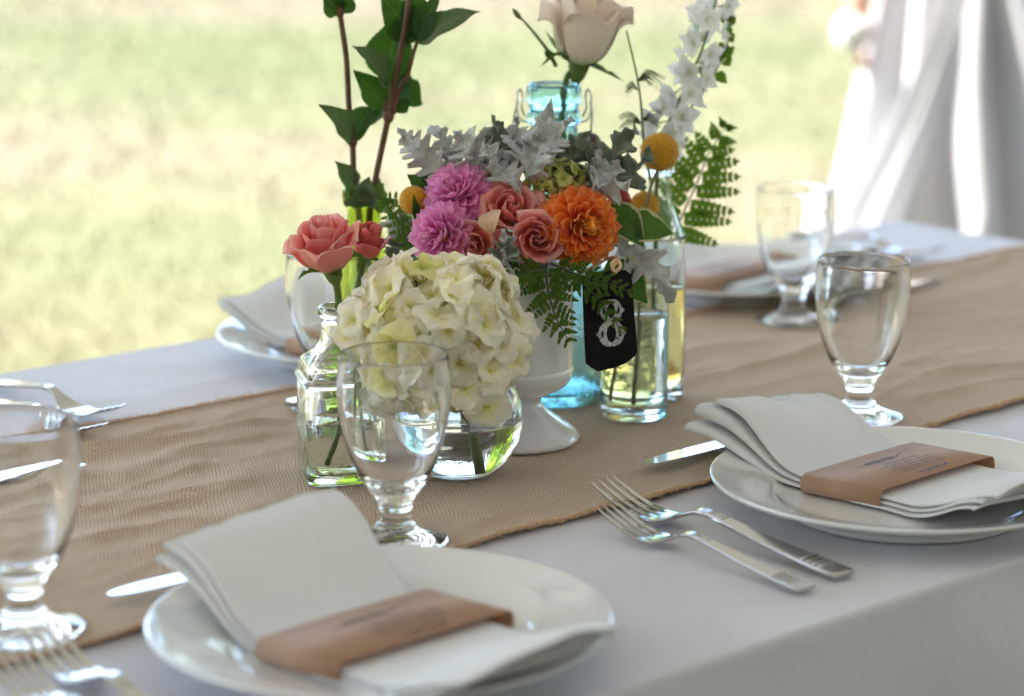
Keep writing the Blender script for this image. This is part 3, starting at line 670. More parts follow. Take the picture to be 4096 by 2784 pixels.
k3 = onz(2146, 640, .005); knife(k3, AX, 'blurred steel knife on the burlap behind the right goblet', z=.0075, L=.2)
k4 = onz(657, 931, .005); knife(k4 + AX*.2, AX, 'steel knife lying on the burlap behind the square bottle', z=.0075, L=.2)
k5 = onz(194, 1069, .004); knife(k5, AX, 'steel knife seen through the left goblet bowl on the burlap', z=.0075, L=.2)
# ------------------------------------------------------------------ vessels
def lathe_sq(rings, seg=96, rot=0):
    """rings (z, half, p): superellipse sections"""
    vs, fs, uv = [], [], []
    for j, (z, h, p) in enumerate(rings):
        for k in range(seg):
            a = 2*PI*k/seg; a2 = a - .16*math.sin(4*a)*(1 if p > 4 else 0); c, s = math.cos(a2), math.sin(a2)
            r = h/((abs(c)**p+abs(s)**p)**(1/p)) if h > 0 else 0
            vs.append(Vector((r*c, r*s, z))); uv.append((k/seg, j/len(rings)))
    for j in range(len(rings)-1):
        for k in range(seg): k2 = (k+1) % seg; fs.append((j*seg+k, j*seg+k2, (j+1)*seg+k2, (j+1)*seg+k))
    return vs, fs, uv
ZB = .0024
RZ13 = Matrix.Rotation(R_(13), 4, 'Z')
sq = [(.0015, 0, 8), (.0015, .018, 8), (.0, .0225, 8), (0, .0245, 8), (.0015, .0270, 10), (.005, .0281, 12), (.012, .0283, 12), (.076, .0283, 12), (.078, .0286, 12), (.0793, .0296, 12), (.0806, .0296, 12), (.0818, .0284, 12), (.083, .0268, 11), (.0905, .0264, 10), (.094, .0252, 8), (.0975, .0215, 5), (.1020, .0170, 3.4), (.1075, .0142, 2.5), (.1140, .0127, 2), (.1200, .0121, 2), (.1275, .0120, 2), (.1283, .0134, 2), (.1292, .0146, 2), (.1320, .0150, 2), (.1350, .0147, 2), (.1362, .0136, 2), (.1362, .0118, 2), (.1350, .0100, 2), (.1300, .0088, 2), (.1180, .0090, 2), (.1090, .0102, 2.4), (.1030, .0130, 3.2), (.0980, .0175, 5), (.0930, .0213, 8), (.0880, .0226, 9), (.0800, .0236, 9), (.0400, .0238, 9), (.0150, .0238, 9), (.0100, .0225, 8), (.0075, .0180, 7), (.0065, .0, 7)]
sqb = link('square_bottle', mesh('square_bottle', *lathe_sq(sq)), M_GLASS_SQ, None, T(P_SQ+V3(0, 0, ZB), RZ13) @ Matrix.Diagonal((1, 1, .94, 1)))
tag(sqb, 'short square clear glass bottle holding coral roses, left of the hydrangea', 'bottle')
wq = [(.0063, 0, 7), (.0073, .0182, 7), (.0098, .0227, 8), (.015, .0240, 9), (.0480, .0240, 9), (.0488, .0240, 9), (.0480, .0232, 9), (.0478, 0, 9)]
link('water', mesh('water', *lathe_sq(wq)), M_WATER_G, sqb, T(P_SQ+V3(0, 0, ZB), RZ13) @ Matrix.Diagonal((1, 1, .94, 1)))
bo = smooth_prof([(.0, .0012), (.016, .0008), (.021, .0), (.026, .0020), (.0375, .0120), (.0455, .0270), (.0478, .0420), (.0465, .0560), (.0415, .0680), (.0375, .0740), (.0362, .0775), (.0352, .0782), (.0342, .0772), (.0350, .0735), (.0392, .0670), (.0440, .0555), (.0454, .0420), (.0433, .0275), (.0358, .0142), (.0250, .0062), (.0, .0050)], 5)
bw = link('fishbowl_vase', mesh('fishbowl_vase', *lathe(bo, 96)), M_GLASS_BOWL, None, T(P_BOWL+V3(0, 0, ZB)))
tag(bw, 'small round clear glass bowl vase under the cream hydrangea', 'vase')
wb = smooth_prof([(.0, .0048), (.0252, .0060), (.0360, .0140), (.0435, .0274), (.0456, .0410), (.0455, .0430)], 5) + [(.0440, .0424), (0, .0423)]
link('water', mesh('water', *lathe(wb, 96)), M_WATER, bw, T(P_BOWL+V3(0, 0, ZB)))
mv = smooth_prof([(.0, .002), (.040, .0015), (.047, .0), (.0492, .0015), (.0488, .0045), (.0455, .0085), (.0380, .0135), (.0285, .0205), (.0222, .0260), (.0200, .0300), (.0205, .0335), (.0255, .0375), (.0340, .0410), (.0405, .0455), (.0440, .0520), (.0447, .0570), (.0440, .0600), (.0441, .0640), (.0444, .1000), (.0446, .1300), (.0462, .1370), (.0465, .1385), (.0455, .1392), (.0435, .1370), (.0420, .1250), (.0418, .0600), (.036, .0470), (.0, .0440)], 5)
mvo = link('milk_glass_vase', mesh('milk_glass_vase', *lathe(mv, 96)), M_MILK, None, T(P_VASE+V3(0, 0, ZB)))
tag(mvo, 'white milk glass pedestal vase holding the mixed bouquet', 'vase')
bl = smooth_prof([(.0, .006), (.030, .003), (.037, .0), (.0405, .003), (.0415, .012), (.0400, .020), (.0400, .10), (.0400, .150), (.0385, .163), (.032, .180), (.0235, .196), (.0200, .206), (.0196, .220), (.0196, .236), (.0190, .240), (.0212, .2435), (.0222, .248), (.0212, .2525), (.0198, .255), (.0205, .258), (.0222, .262), (.0226, .268), (.0220, .274), (.0208, .2765), (.0190, .2755), (.0176, .270), (.0170, .24), (.0172, .210), (.0205, .197), (.030, .178), (.0358, .160), (.0370, .148), (.0370, .022), (.034, .012), (.0, .010)], 4)
MB = T(P_BLUE+V3(0, 0, ZB)) @ Matrix.Diagonal((1, 1, .945, 1))
blo = link('swing_top_bottle', mesh('swing_top_bottle', *lathe(bl, 72)), M_GLASS_BLUE, None, MB)
tag(blo, 'tall turquoise swing top glass bottle holding the blush white rose', 'bottle')
for sx in (-1, 1):
    w1 = curve([(sx*.0200, -.004, .2445), (sx*.026, -.006, .2455), (sx*.0295, -.004, .252), (sx*.0300, .0, .266), (sx*.0275, .002, .2715), (sx*.0255, .002, .266), (sx*.0262, 0, .256), (sx*.0235, .002, .2480)], 6)
    link('wire_loop', mesh('wire_loop', *tube(w1, .0008, 8)), M_STEEL, blo, MB)
link('wire_collar', mesh('wire_collar', *tube([(.0200*math.cos(t), .0200*math.sin(t), .2418) for t in np.linspace(0, 2*PI, 40)], .0010, 8)), M_STEEL, blo, MB)
w2 = curve([(-.0292, 0, .262), (-.033, .004, .245), (-.038, .006, .222), (-.037, .010, .205)], 6)
link('bail_wire', mesh('bail_wire', *tube(w2, .0009, 8)), M_STEEL, blo, MB)
w3 = curve([(.0292, 0, .262), (.031, .004, .250), (.030, .006, .232), (.029, .004, .222)], 6)
link('bail_wire', mesh('bail_wire', *tube(w3, .0009, 8)), M_STEEL, blo, MB)
link('stopper', mesh('stopper', *lathe(smooth_prof([(0, 0), (.010, .001), (.0135, .006), (.0130, .014), (.0085, .022), (.003, .025), (0, .0255)], 4), 32)), M_CORK, blo, MB @ T(V3(.0255, .008, .216), Matrix.Rotation(.5, 4, 'Y'), .72))
tu = smooth_prof([(0, .004), (.019, .0025), (.0225, .0), (.0258, .0022), (.0268, .0070), (.0270, .015), (.0271, .10), (.0272, .118), (.0266, .1192), (.0258, .118), (.0256, .10), (.0254, .020), (.0235, .0155), (.017, .0140), (.0, .0150)], 5)
tuo = link('glass_tumbler', mesh('glass_tumbler', *lathe(tu, 72)), M_GLASS_AQ, None, T(P_TUM+V3(0, 0, ZB)))
tag(tuo, 'straight clear aqua tinged glass jar of water behind the black number tag', 'jar')
wt = [(0, .0148), (.017, .0138), (.0237, .0153), (.0256, .0200), (.0258, .0830), (.0258, .0845), (.0245, .0835), (0, .0834)]
link('water', mesh('water', *lathe(wt, 72)), M_WATER, tuo, T(P_TUM+V3(0, 0, ZB)))
ta = smooth_prof([(0, .005), (.016, .003), (.0200, .0), (.0228, .0022), (.0234, .008), (.0235, .02), (.0235, .125), (.0225, .137), (.0180, .150), (.0125, .162), (.0108, .172), (.0108, .186), (.0125, .190), (.0128, .195), (.0118, .1985), (.0100, .198), (.0088, .192), (.0086, .172), (.0105, .161), (.0160, .148), (.0202, .136), (.0212, .125), (.0212, .02), (.019, .012), (0, .011)], 4)
tao = link('tall_bottle', mesh('tall_bottle', *lathe(ta, 72)), M_GLASS_AQ, None, T(P_TALL+V3(0, 0, ZB)))
tag(tao, 'tall clear glass bottle of water tinted with a golden refraction, behind the straight glass jar', 'bottle')
link('water', mesh('water', *lathe([(0, .0108), (.0191, .0118), (.0214, .0200), (.0214, .0930), (.0214, .0945), (.020, .0935), (0, .0934)], 72)), M_WATER_A, tao, T(P_TALL+V3(0, 0, ZB)))
gr = smooth_prof([(0, .004), (.024, .003), (.0285, .0), (.0305, .003), (.0310, .012), (.0308, .045), (.0285, .062), (.0235, .085), (.0188, .112), (.0150, .140), (.0137, .156), (.0138, .166), (.0168, .168), (.0174, .172), (.0172, .178), (.0160, .1795), (.0142, .178), (.0118, .170), (.0116, .156), (.0128, .140), (.0165, .112), (.0212, .085), (.0262, .062), (.0284, .045), (.0286, .015), (.025, .009), (0, .008)], 4)
gro = link('green_bottle', mesh('green_bottle', *lathe(gr, 72)), M_GLASS_GREEN, None, T(P_GREEN+V3(0, 0, ZB)))
tag(gro, 'yellow green glass bottle holding two tall leafy brown stems, behind the coral roses', 'bottle')

# ------------------------------------------------------------------ petals and leaves
def petal_mesh(name, L=1.0, W=.3, cup=.35, tip=.25, curl=.2, wmax=.6, nu=8, nv=10, ruff=0.0, seed=0, tipr=2.2, notch=0, asym=0):
    """petal along +x, upper face +z; UV v runs base to tip"""
    def f(u, v):
        t = 2*u-1; s = v
        wv = (math.sin(PI*min(1, s/wmax)*.5)**.75) if s < wmax else max(0, 1-((s-wmax)/(1-wmax))**tipr)**.5*1.0
        wv = max(wv, .10 if s < .05 else 0)
        y = W*.5*wv*t
        x = L*(s - (.05*t*t*s) - notch*math.exp(-(t/.25)**2)*(s > .8)*(s-.8)*3)
        z = cup*W*.5*wv*(t*t)*(1-.3*s) + tip*L*s*s + curl*L*math.sin(PI*s)*.5
        z += ruff*L*math.sin(t*5+seed*2.1+s*3)*s*abs(t) + ruff*.8*L*n3(Vector((s*2, t*1.5, seed)), 1.6, seed)
        return Vector((x, y+asym*s*s*L, z))
    return mesh(name, *grid(nu, nv, f))

def dahlia(label, c, facing, R, mat, mats_c, N, seed, name='dahlia', point=2.0, wid=.36, cup=.55, centre=None, outer=112, dome=.62, group=None):
    rd = random.Random(seed); root = empty(name, c, label, 'dahlia', group); Fm = frame(facing, (1, 0, .2))
    tm = [petal_mesh('petal', 1, wid*(1+.1*(k % 3-1)), cup+.15*(k % 2), .10+.05*k, .10, .62+.05*(k % 2), 7, 9, .018, k, point) for k in range(5)]
    tmi = [petal_mesh('petal', 1, wid*1.15, 1.3, .45+.1*k, .25, .6, 7, 8, .02, k+9, point) for k in range(3)]
    for m in tm: m.materials.append(mat)
    for m in tmi: m.materials.append(mats_c)
    ga = PI*(3-math.sqrt(5))
    for i in range(N):
        q = (i+.5)/N; phi = R_(6 + (outer-6)*q**.72) + rd.gauss(0, .05); th = i*ga + rd.gauss(0, .07)
        d = Vector((math.sin(phi)*math.cos(th), math.sin(phi)*math.sin(th), math.cos(phi)))
        Rt = R*(dome+(1-dome)*math.sin(min(phi, PI/2)))*(1+rd.gauss(0, .035)) * (1 if q > .12 else .93)
        base = d*Rt*(.18 if q > .3 else .32); ln = Rt-base.length
        zax = Vector((0, 0, 1)) - d*d.z
        if zax.length < .15: zax = Vector((math.cos(th+PI), math.sin(th+PI), 0))
        zax = zax.normalized(); yax = zax.cross(d).normalized()
        tw = rd.gauss(0, .13); rot = Matrix((d, yax, zax)).transposed().to_4x4() @ Matrix.Rotation(tw, 4, 'X')
        sc = Matrix.Diagonal((ln, Rt*(.62+.38*min(1, q*1.6))*1.0, Rt*.8, 1))
        me = tmi[i % 3] if q < .13 else tm[rd.randrange(5)]
        o = link('petal', me, None, root, T(c) @ Fm @ Matrix.Translation(base) @ rot @ sc)
    core = link('flower_centre', mesh('flower_centre', *lathe(smooth_prof([(0, -.3*R), (.26*R, -.15*R), (.26*R, .1*R), (0, .24*R)], 5), 16)), centre or mats_c, root, T(c, Fm))
    return root

def rose(label, c, facing, R, seed, mat, mat_out, H=1.0, openn=1.0, N=26, name='rose', sepals=0, stem=None, group=None, bul=.75, outer_flare=.55, xdir=(1, 0, 0), npt=0, cat='rose', mid=None):
    rd = random.Random(seed); root = empty(name, c, label, cat, group); Fm = frame(facing, xdir)
    ga = R_(137.5); HH = R*1.15*H; zb = -HH*.62
    for i in range(N):
        q = i/(N-1); th = i*ga + rd.gauss(0, .10)
        rq = R*(.05 + .72*q**.85*openn); hq = HH*(1.0 - .26*q**1.5 + rd.gauss(0, .012)); phi = 2.9 - 1.55*q**.55
        fl = max(0, q-.22)/.78; fl = fl**1.1*outer_flare; r0 = R*(.04+.16*q)
        ru = R*(.006+.030*q); sd_ = seed*10+i; off = R*(.055-.015*q); rip = rd.uniform(.7, 1.4); lean = rd.gauss(0, .025)*R*q; side_lift = rd.gauss(0, .05)
        def f(u, v, rq=rq, hq=hq, phi=phi, fl=fl, r0=r0, ru=ru, sd_=sd_, off=off, q=q, lean=lean, rip=rip, side_lift=side_lift):
            t = 2*u-1; s = v
            wv = math.sin(PI*(.13+.50*s))**.5 * (1 - .30*max(0, s-.72)/.28*abs(t)**2)
            a = phi*wv*t*.5
            r = r0 + (rq-r0)*math.sin(min(1, s*1.12)*PI/2)**bul + off*t*s*1.5
            if q < .55: r -= .16*rq*max(0, s-.72)/.28
            curl = max(0, s-.66)/.34; c2 = curl**2*(1+.5*abs(t))
            r += fl*R*(.34*c2 + .16*s)
            zr = hq*(1 - .17*abs(t)**2.6 + side_lift*t)
            z = zr*s - fl*R*.30*curl**2.6*(1+.4*abs(t))
            r += ru*n3(Vector((a*1.6, s*1.6, sd_*.37)), 1.2, sd_ % 17)*s*1.7*rip + lean*s
            z += ru*n3(Vector((a*2.4, s*1.5, sd_*.5)), 1.4, sd_ % 13)*s*s*2.2*rip
            return Vector((r*math.cos(a), r*math.sin(a), zb + z))
        nu = 16 if q > .3 else 12
        me = mesh('petal', *grid(nu, 12, f)); o = link('petal', me, mat_out if q > .72 else (mid if mid and q > .5 else mat), root, T(c) @ Fm @ Matrix.Rotation(th, 4, 'Z'))
        md = o.modifiers.new('t', 'SOLIDIFY'); md.thickness = -.00022*R/.025; md.offset = 1
    if sepals:
        link('receptacle', mesh('receptacle', *lathe(smooth_prof([(.09*R, zb-.42*R), (.17*R, zb-.30*R), (.22*R, zb-.12*R), (.24*R, zb+.04*R), (.12*R, zb+.10*R)], 5), 20)), M_STEM_G, root, T(c, Fm))
        for k in range(sepals):
            th = k*2*PI/5 + .4+seed; d = Vector((math.cos(th), math.sin(th), 0)); b0 = d*.2*R + V3(0, 0, zb+.0*R)
            pts = [b0, b0 + d*.45*R + V3(0, 0, rd.uniform(-.12, .25)*R), b0 + d*.85*R + V3(0, 0, rd.uniform(-.3, .5)*R)]
            wv_ = .20*R; cv = curve(pts, 6); vs, fs, uv = [], [], []
            for j, p in enumerate(cv):
                s = j/(len(cv)-1); wdt = wv_*(math.sin(PI*min(1, s*1.6+.12))**.6 if s < .55 else (1-(s-.55)/.45)**1.1*.85)*(1 if s < 1 else 0); side = V3(-d.y, d.x, 0)
                for t in (-1, -.5, 0, .5, 1): vs.append(p + side*wdt*t*.8 + V3(0, 0, .10*R*abs(t)*wdt/wv_)); uv.append(((t+1)/2, s))
            for j in range(len(cv)-1):
                for i in range(4): a = j*5+i; fs.append((a, a+1, a+6, a+5))
            link('sepal', mesh('sepal', vs, fs, uv), M_LEAF_SEP, root, T(c, Fm))
    if stem:
        pts = curve([Vector(c) + (Fm @ Vector((0, 0, zb-.3*R)))] + [Vector(p) for p in stem], 8)
        link('stem', mesh('stem', *tube(pts, np.linspace(.0030, .0021, len(pts)), 10)), M_STEM_G, root)
    return root

def leaf_geo(base, tip, width, up, shape='ovate', teeth=0, depth=.1, bend=.12, fold=.25, ruff=.03, twist=0, nu=6, nv=28, seed=0, lobes=0, petiole=0):
    base, tip = Vector(base), Vector(tip); L = (tip-base).length; d = (tip-base).normalized(); up = Vector(up); n0 = (up - d*d.dot(up)); n0 = n0.normalized() if n0.length > 1e-5 else d.orthogonal(); sd_ = n0.cross(d).normalized()
    if lobes: nv = max(nv, 60)
    if teeth: nv = max(nv, teeth*3)
    def wfun(s):
        if shape == 'ovate': w_ = math.sin(PI*s**.72)**.9*(1-.25*s)*1.15
        elif shape == 'lance': w_ = math.sin(PI*s**.85)**1.1
        elif shape == 'obovate': w_ = (s**.8)*(1-s**5)**.6*1.1
        else: w_ = math.sin(PI*s)**.8
        return max(0, w_)
    def f(u, v):
        t = 2*u-1; s = v; w_ = wfun(s)
        if lobes:
            ph = s*lobes; k = abs((ph % 1)-.5)*2; deep = .42+.58*(.5-.5*math.cos(ph*2*PI))**.6; w_ *= deep*(1+.10*math.sin(ph*2*PI*3+1))
        if teeth and abs(t) > .99: w_ *= 1 - depth*(1-((s*teeth) % 1))
        ang = twist*s; y = width*.5*w_*t; z = fold*width*.5*w_*abs(t) + bend*L*math.sin(PI*s*.9)
        z += ruff*width*math.sin(s*13+seed+(2 if t > 0 else 0))*abs(t)**1.5*(1+lobes*.2) + ruff*width*n3(Vector((s*3, t*1.3, seed)), 1.5, seed % 11)*1.5
        fw = (t*t*w_*.20*width if lobes else 0)
        yy, zz = y*math.cos(ang)-z*math.sin(ang)*0, z
        nn = n0*math.cos(ang)+sd_*math.sin(ang); s2 = sd_*math.cos(ang)-n0*math.sin(ang)
        return d*(L*s + fw) + s2*yy + nn*zz
    return grid(nu, nv, f)
def leaf(parent, base, tip, width, up=(0, -.6, .8), mat=None, name='leaf', label=None, **kw):
    g = leaf_geo(base, tip, width, up, **kw); o = link(name, mesh(name, *g), mat or M_LEAF, parent, Vector(base))
    if label: o['label'] = label
    return o
def pt(u, v, y): return ony(u, v, y)

# hydrangea ----------------------------------------------------------------
def floret_mesh(seed, mat):
    rd = random.Random(seed); parts = []
    for k in range(4):
        W = rd.uniform(.62, .82); L = rd.uniform(.50, .62); ph = k*PI/2 + rd.gauss(0, .10); cp = rd.uniform(-.1, .45); tp = rd.uniform(-.35, .35); rf = rd.uniform(.01, .035); lift = .015*(k % 2)
        def f(u, v, W=W, L=L, cp=cp, tp=tp, rf=rf, k=k):
            t = 2*u-1; s = v; wv = math.sin(PI*min(1, .07+.93*s**1.15))**.62 if s < .96 else .30
            x = L*(s*.98 - (.16 if s > .9 else .06)*t*t*s); y = W*.5*wv*t
            z = cp*.35*(t*t)*wv*s + tp*.45*s*s + .14*math.sin(PI*s) + rf*math.sin(t*4.2+k*1.7+s*4)*s*1.2 + .09*n3(Vector((s*1.8, t*1.2, seed+k*3.7)), 1.3, k)
            return Vector((x, y, z))
        vs, fs, uv = grid(9, 9, f); R4 = Matrix.Rotation(ph, 4, 'Z'); parts.append(([R4 @ v + V3(0, 0, lift) for v in vs], fs, uv))
    sph = lathe(smooth_prof([(0, -.01), (.045, .02), (.04, .06), (0, .075)], 3), 8); parts.append((sph[0], sph[1], [(0, .0)]*len(sph[0])))
    parts.append(tube([(0, 0, 0), (0, 0, -.5)], .02, 5)[:2] + ([(0, .0)]*10,))
    me = mesh('floret', *join(parts)); me.materials.append(mat); return me
def hydrangea(label, c, rad, N, mats, size, seed, skip=None, name='hydrangea', top=1.0, stem=None):
    rd = random.Random(seed); root = empty(name, c, label, 'hydrangea'); tm = [floret_mesh(seed*20+k, mats[0] if k < 7 else mats[1]) for k in range(9)]
    core = M_LEAF_SEP; ga = PI*(3-math.sqrt(5)); n = 0
    vs = []; 
    for i in range(N):
        z = 1-2*(i+.5)/N; r = math.sqrt(1-z*z); th = i*ga; d = Vector((r*math.cos(th), r*math.sin(th), z)); d = (d + Vector((rd.gauss(0, .07), rd.gauss(0, .07), rd.gauss(0, .07)))).normalized()
        k = 1 + .20*n3(d, 2.4, seed) + rd.gauss(0, .05); p = Vector((d.x*rad[0], d.y*rad[1], d.z*rad[2]))*k*.93
        if skip and skip(Vector(c)+p): continue
        nn = (d + Vector((rd.gauss(0, .40), rd.gauss(0, .40), rd.gauss(0, .40)))).normalized()
        me = tm[rd.randrange(7)] if rd.random() < .90 else tm[7+rd.randrange(2)]
        link('floret', me, None, root, T(Vector(c)+p, frame(nn) @ Matrix.Rotation(rd.uniform(0, 6.28), 4, 'Z'), size*rd.uniform(.74, 1.16))); n += 1
    # inner stalks
    st = []
    for i in range(90):
        d = Vector((rd.gauss(0, 1), rd.gauss(0, 1), rd.gauss(0, 1))).normalized(); st.append(tube([V3(0, 0, -rad[2]*.5), Vector((d.x*rad[0], d.y*rad[1], d.z*rad[2]))*.5, Vector((d.x*rad[0], d.y*rad[1], d.z*rad[2]))*.86], .0009, 5))
    link('flower_stalks', mesh('flower_stalks', *join(st)), M_STEM_G, root, Vector(c))
    core_ = lathe(smooth_prof([(0, -.62), (.45, -.42), (.62, 0), (.45, .42), (0, .62)], 4), 20)
    vs2 = [Vector((v.x*rad[0], v.y*rad[1], v.z*rad[2]))*(1.02+.15*n3(v, 4, 2)) for v in core_[0]]
    link('inner_florets', mesh('inner_florets', vs2, core_[1], core_[2]), mats[1], root, Vector(c))
    if stem: link('stem', mesh('stem', *tube(curve(stem, 6), .003, 8)), M_STEM_G, root)
    return root
HC = ony(992, 770, 1.700)
hydrangea('big cream white hydrangea head in the round glass bowl', HC, (.0620, .057, .0555), 150, (M_CREAM, M_CREAM_G), .0325, 3, name='hydrangea',
          skip=lambda p: (p-(P_BOWL+V3(0, 0, .044))).length < .049 or (p.z < .075 and (p.xy-P_BOWL.xy).length < .040) or (p-P_VASE).xy.length < .043, stem=[HC+V3(.0, .01, -.03), P_BOWL+V3(.004, 0, .05), P_BOWL+V3(.012, .004, .012)])

# bouquet in the milk glass vase --------------------------------------------
YB = 1.83
def mp(u, v, y): return ony(u, v, y)
dahlia('large orange dahlia at the right front of the bouquet', mp(1311, 514, 1.795), (.45, -.86, .16), .0322, M_ORANGE, M_ORANGE_C, 175, 5, point=3.2, wid=.37, cup=.62, outer=122, dome=.82)
dahlia('upper mauve pink dahlia with pointed petals, left of the bouquet', mp(1043, 448, 1.815), (-.35, -.62, .62), .0285, M_PINK, M_PINK, 115, 11, point=1.5, wid=.36, cup=.5, dome=.75, outer=112)
dahlia('lower mauve pink dahlia showing its yellow eye, beside the white hydrangea', mp(1010, 535, 1.790), (-.62, -.72, .12), .0275, M_PINK, M_PINK, 115, 14, point=2.8, wid=.38, cup=.6, dome=.78, outer=116, centre=M_BALL)
rose('coral rose at the top middle of the bouquet', mp(1157, 470, 1.800), (.12, -.80, .58), .0250, 2, M_CORAL, M_CORAL_OUT, xdir=(1, 0, 0), outer_flare=.75, N=22)
rose('coral rose with a tight spiral beside the orange dahlia', mp(1218, 540, 1.775), (.05, -.93, .22), .0225, 5, M_CORAL, M_CORAL_OUT, outer_flare=.55, N=22)
rose('coral rose above the white hydrangea, lowest left of the three in the bouquet', mp(1072, 562, 1.780), (.10, -.93, -.12), .0235, 8, M_CORAL, M_CORAL_OUT, outer_flare=.5, N=22)
rose('small pink rose peeping out behind the orange dahlia', mp(1408, 462, 1.86), (.3, -.7, .5), .0125, 12, M_CORAL_D, M_CORAL_D, N=12)
o = link('fallen_petal', petal_mesh('fallen_petal', 1, .95, .5, -.35, .35, .6, 8, 10, .03, 4, 3), M_BEIGE, None, T(mp(1120, 528, 1.772), frame((-.45, -.8, .3), (-.25, .2, 1)), .0195))
tag(o, 'faded beige petal standing between the coral roses', 'petal')

def ball(label, c, r, seed, stem=None, mat=None):
    root = empty('billy_button', c, label, 'billy button'); V, Fc = [], []; N = 620; ga = PI*(3-math.sqrt(5))
    core = lathe([(r*.93*math.sin(t), -r*.93*math.cos(t)) for t in np.linspace(0, PI, 14)], 20)
    parts = [core]
    for i in range(N):
        z = 1-2*(i+.5)/N; q = math.sqrt(1-z*z); d = Vector((q*math.cos(i*ga), q*math.sin(i*ga), z)); x = d.orthogonal().normalized(); y = d.cross(x); s = r*.070; h = r*(.96+.05*((i*37) % 7)/7)
        parts.append(([d*h*.95 + x*s, d*h*.95 + y*s, d*h*.95 - x*s, d*h*.95 - y*s, d*(h+s*.75)], [(0, 1, 4), (1, 2, 4), (2, 3, 4), (3, 0, 4)], None))
    link('flower_head', mesh('flower_head', *join(parts)), M_BALL, root, c)
    if stem: link('stem', mesh('stem', *tube(curve([c - V3(0, 0, r*.8)]+stem, 8), .0013, 8)), M_STEM_T, root)
    return root
ball('yellow billy button ball, highest of the three, before the white larkspur', mp(1497, 345, 1.885), .0152, 1, [mp(1478, 420, 1.88), mp(1463, 490, 1.88), P_TUM+V3(-.004, -.01, .12), P_TUM+V3(-.015, 0, .018)])
ball('yellow billy button ball beside the orange dahlia, low on the right', mp(1462, 469, 1.895), .0120, 2, [mp(1458, 540, 1.89), P_TUM+V3(.004, 0, .11), P_TUM+V3(.0, .008, .018)])
ball('yellow billy button ball at the left of the bouquet, beside the mauve dahlias', mp(939, 455, 1.825), .0112, 3, [mp(945, 500, 1.83), mp(1010, 600, 1.83)])
# lime hydrangea pieces
hydrangea('lime green hydrangea cluster above the orange dahlia', mp(1255, 405, 1.83), (.020, .015, .013), 26, (M_LIME, M_CREAM_G), .0135, 7, name='hydrangea_cluster')
hydrangea('small lime green hydrangea sprig behind the mauve dahlia', mp(1118, 403, 1.84), (.014, .012, .0105), 16, (M_LIME, M_LIME), .0095, 9, name='hydrangea_cluster')
hydrangea('pale green hydrangea bits under the silver leaves, right of the lime cluster', mp(1325, 415, 1.85), (.012, .010, .010), 12, (M_LIME, M_CREAM_G), .011, 10, name='hydrangea_cluster')

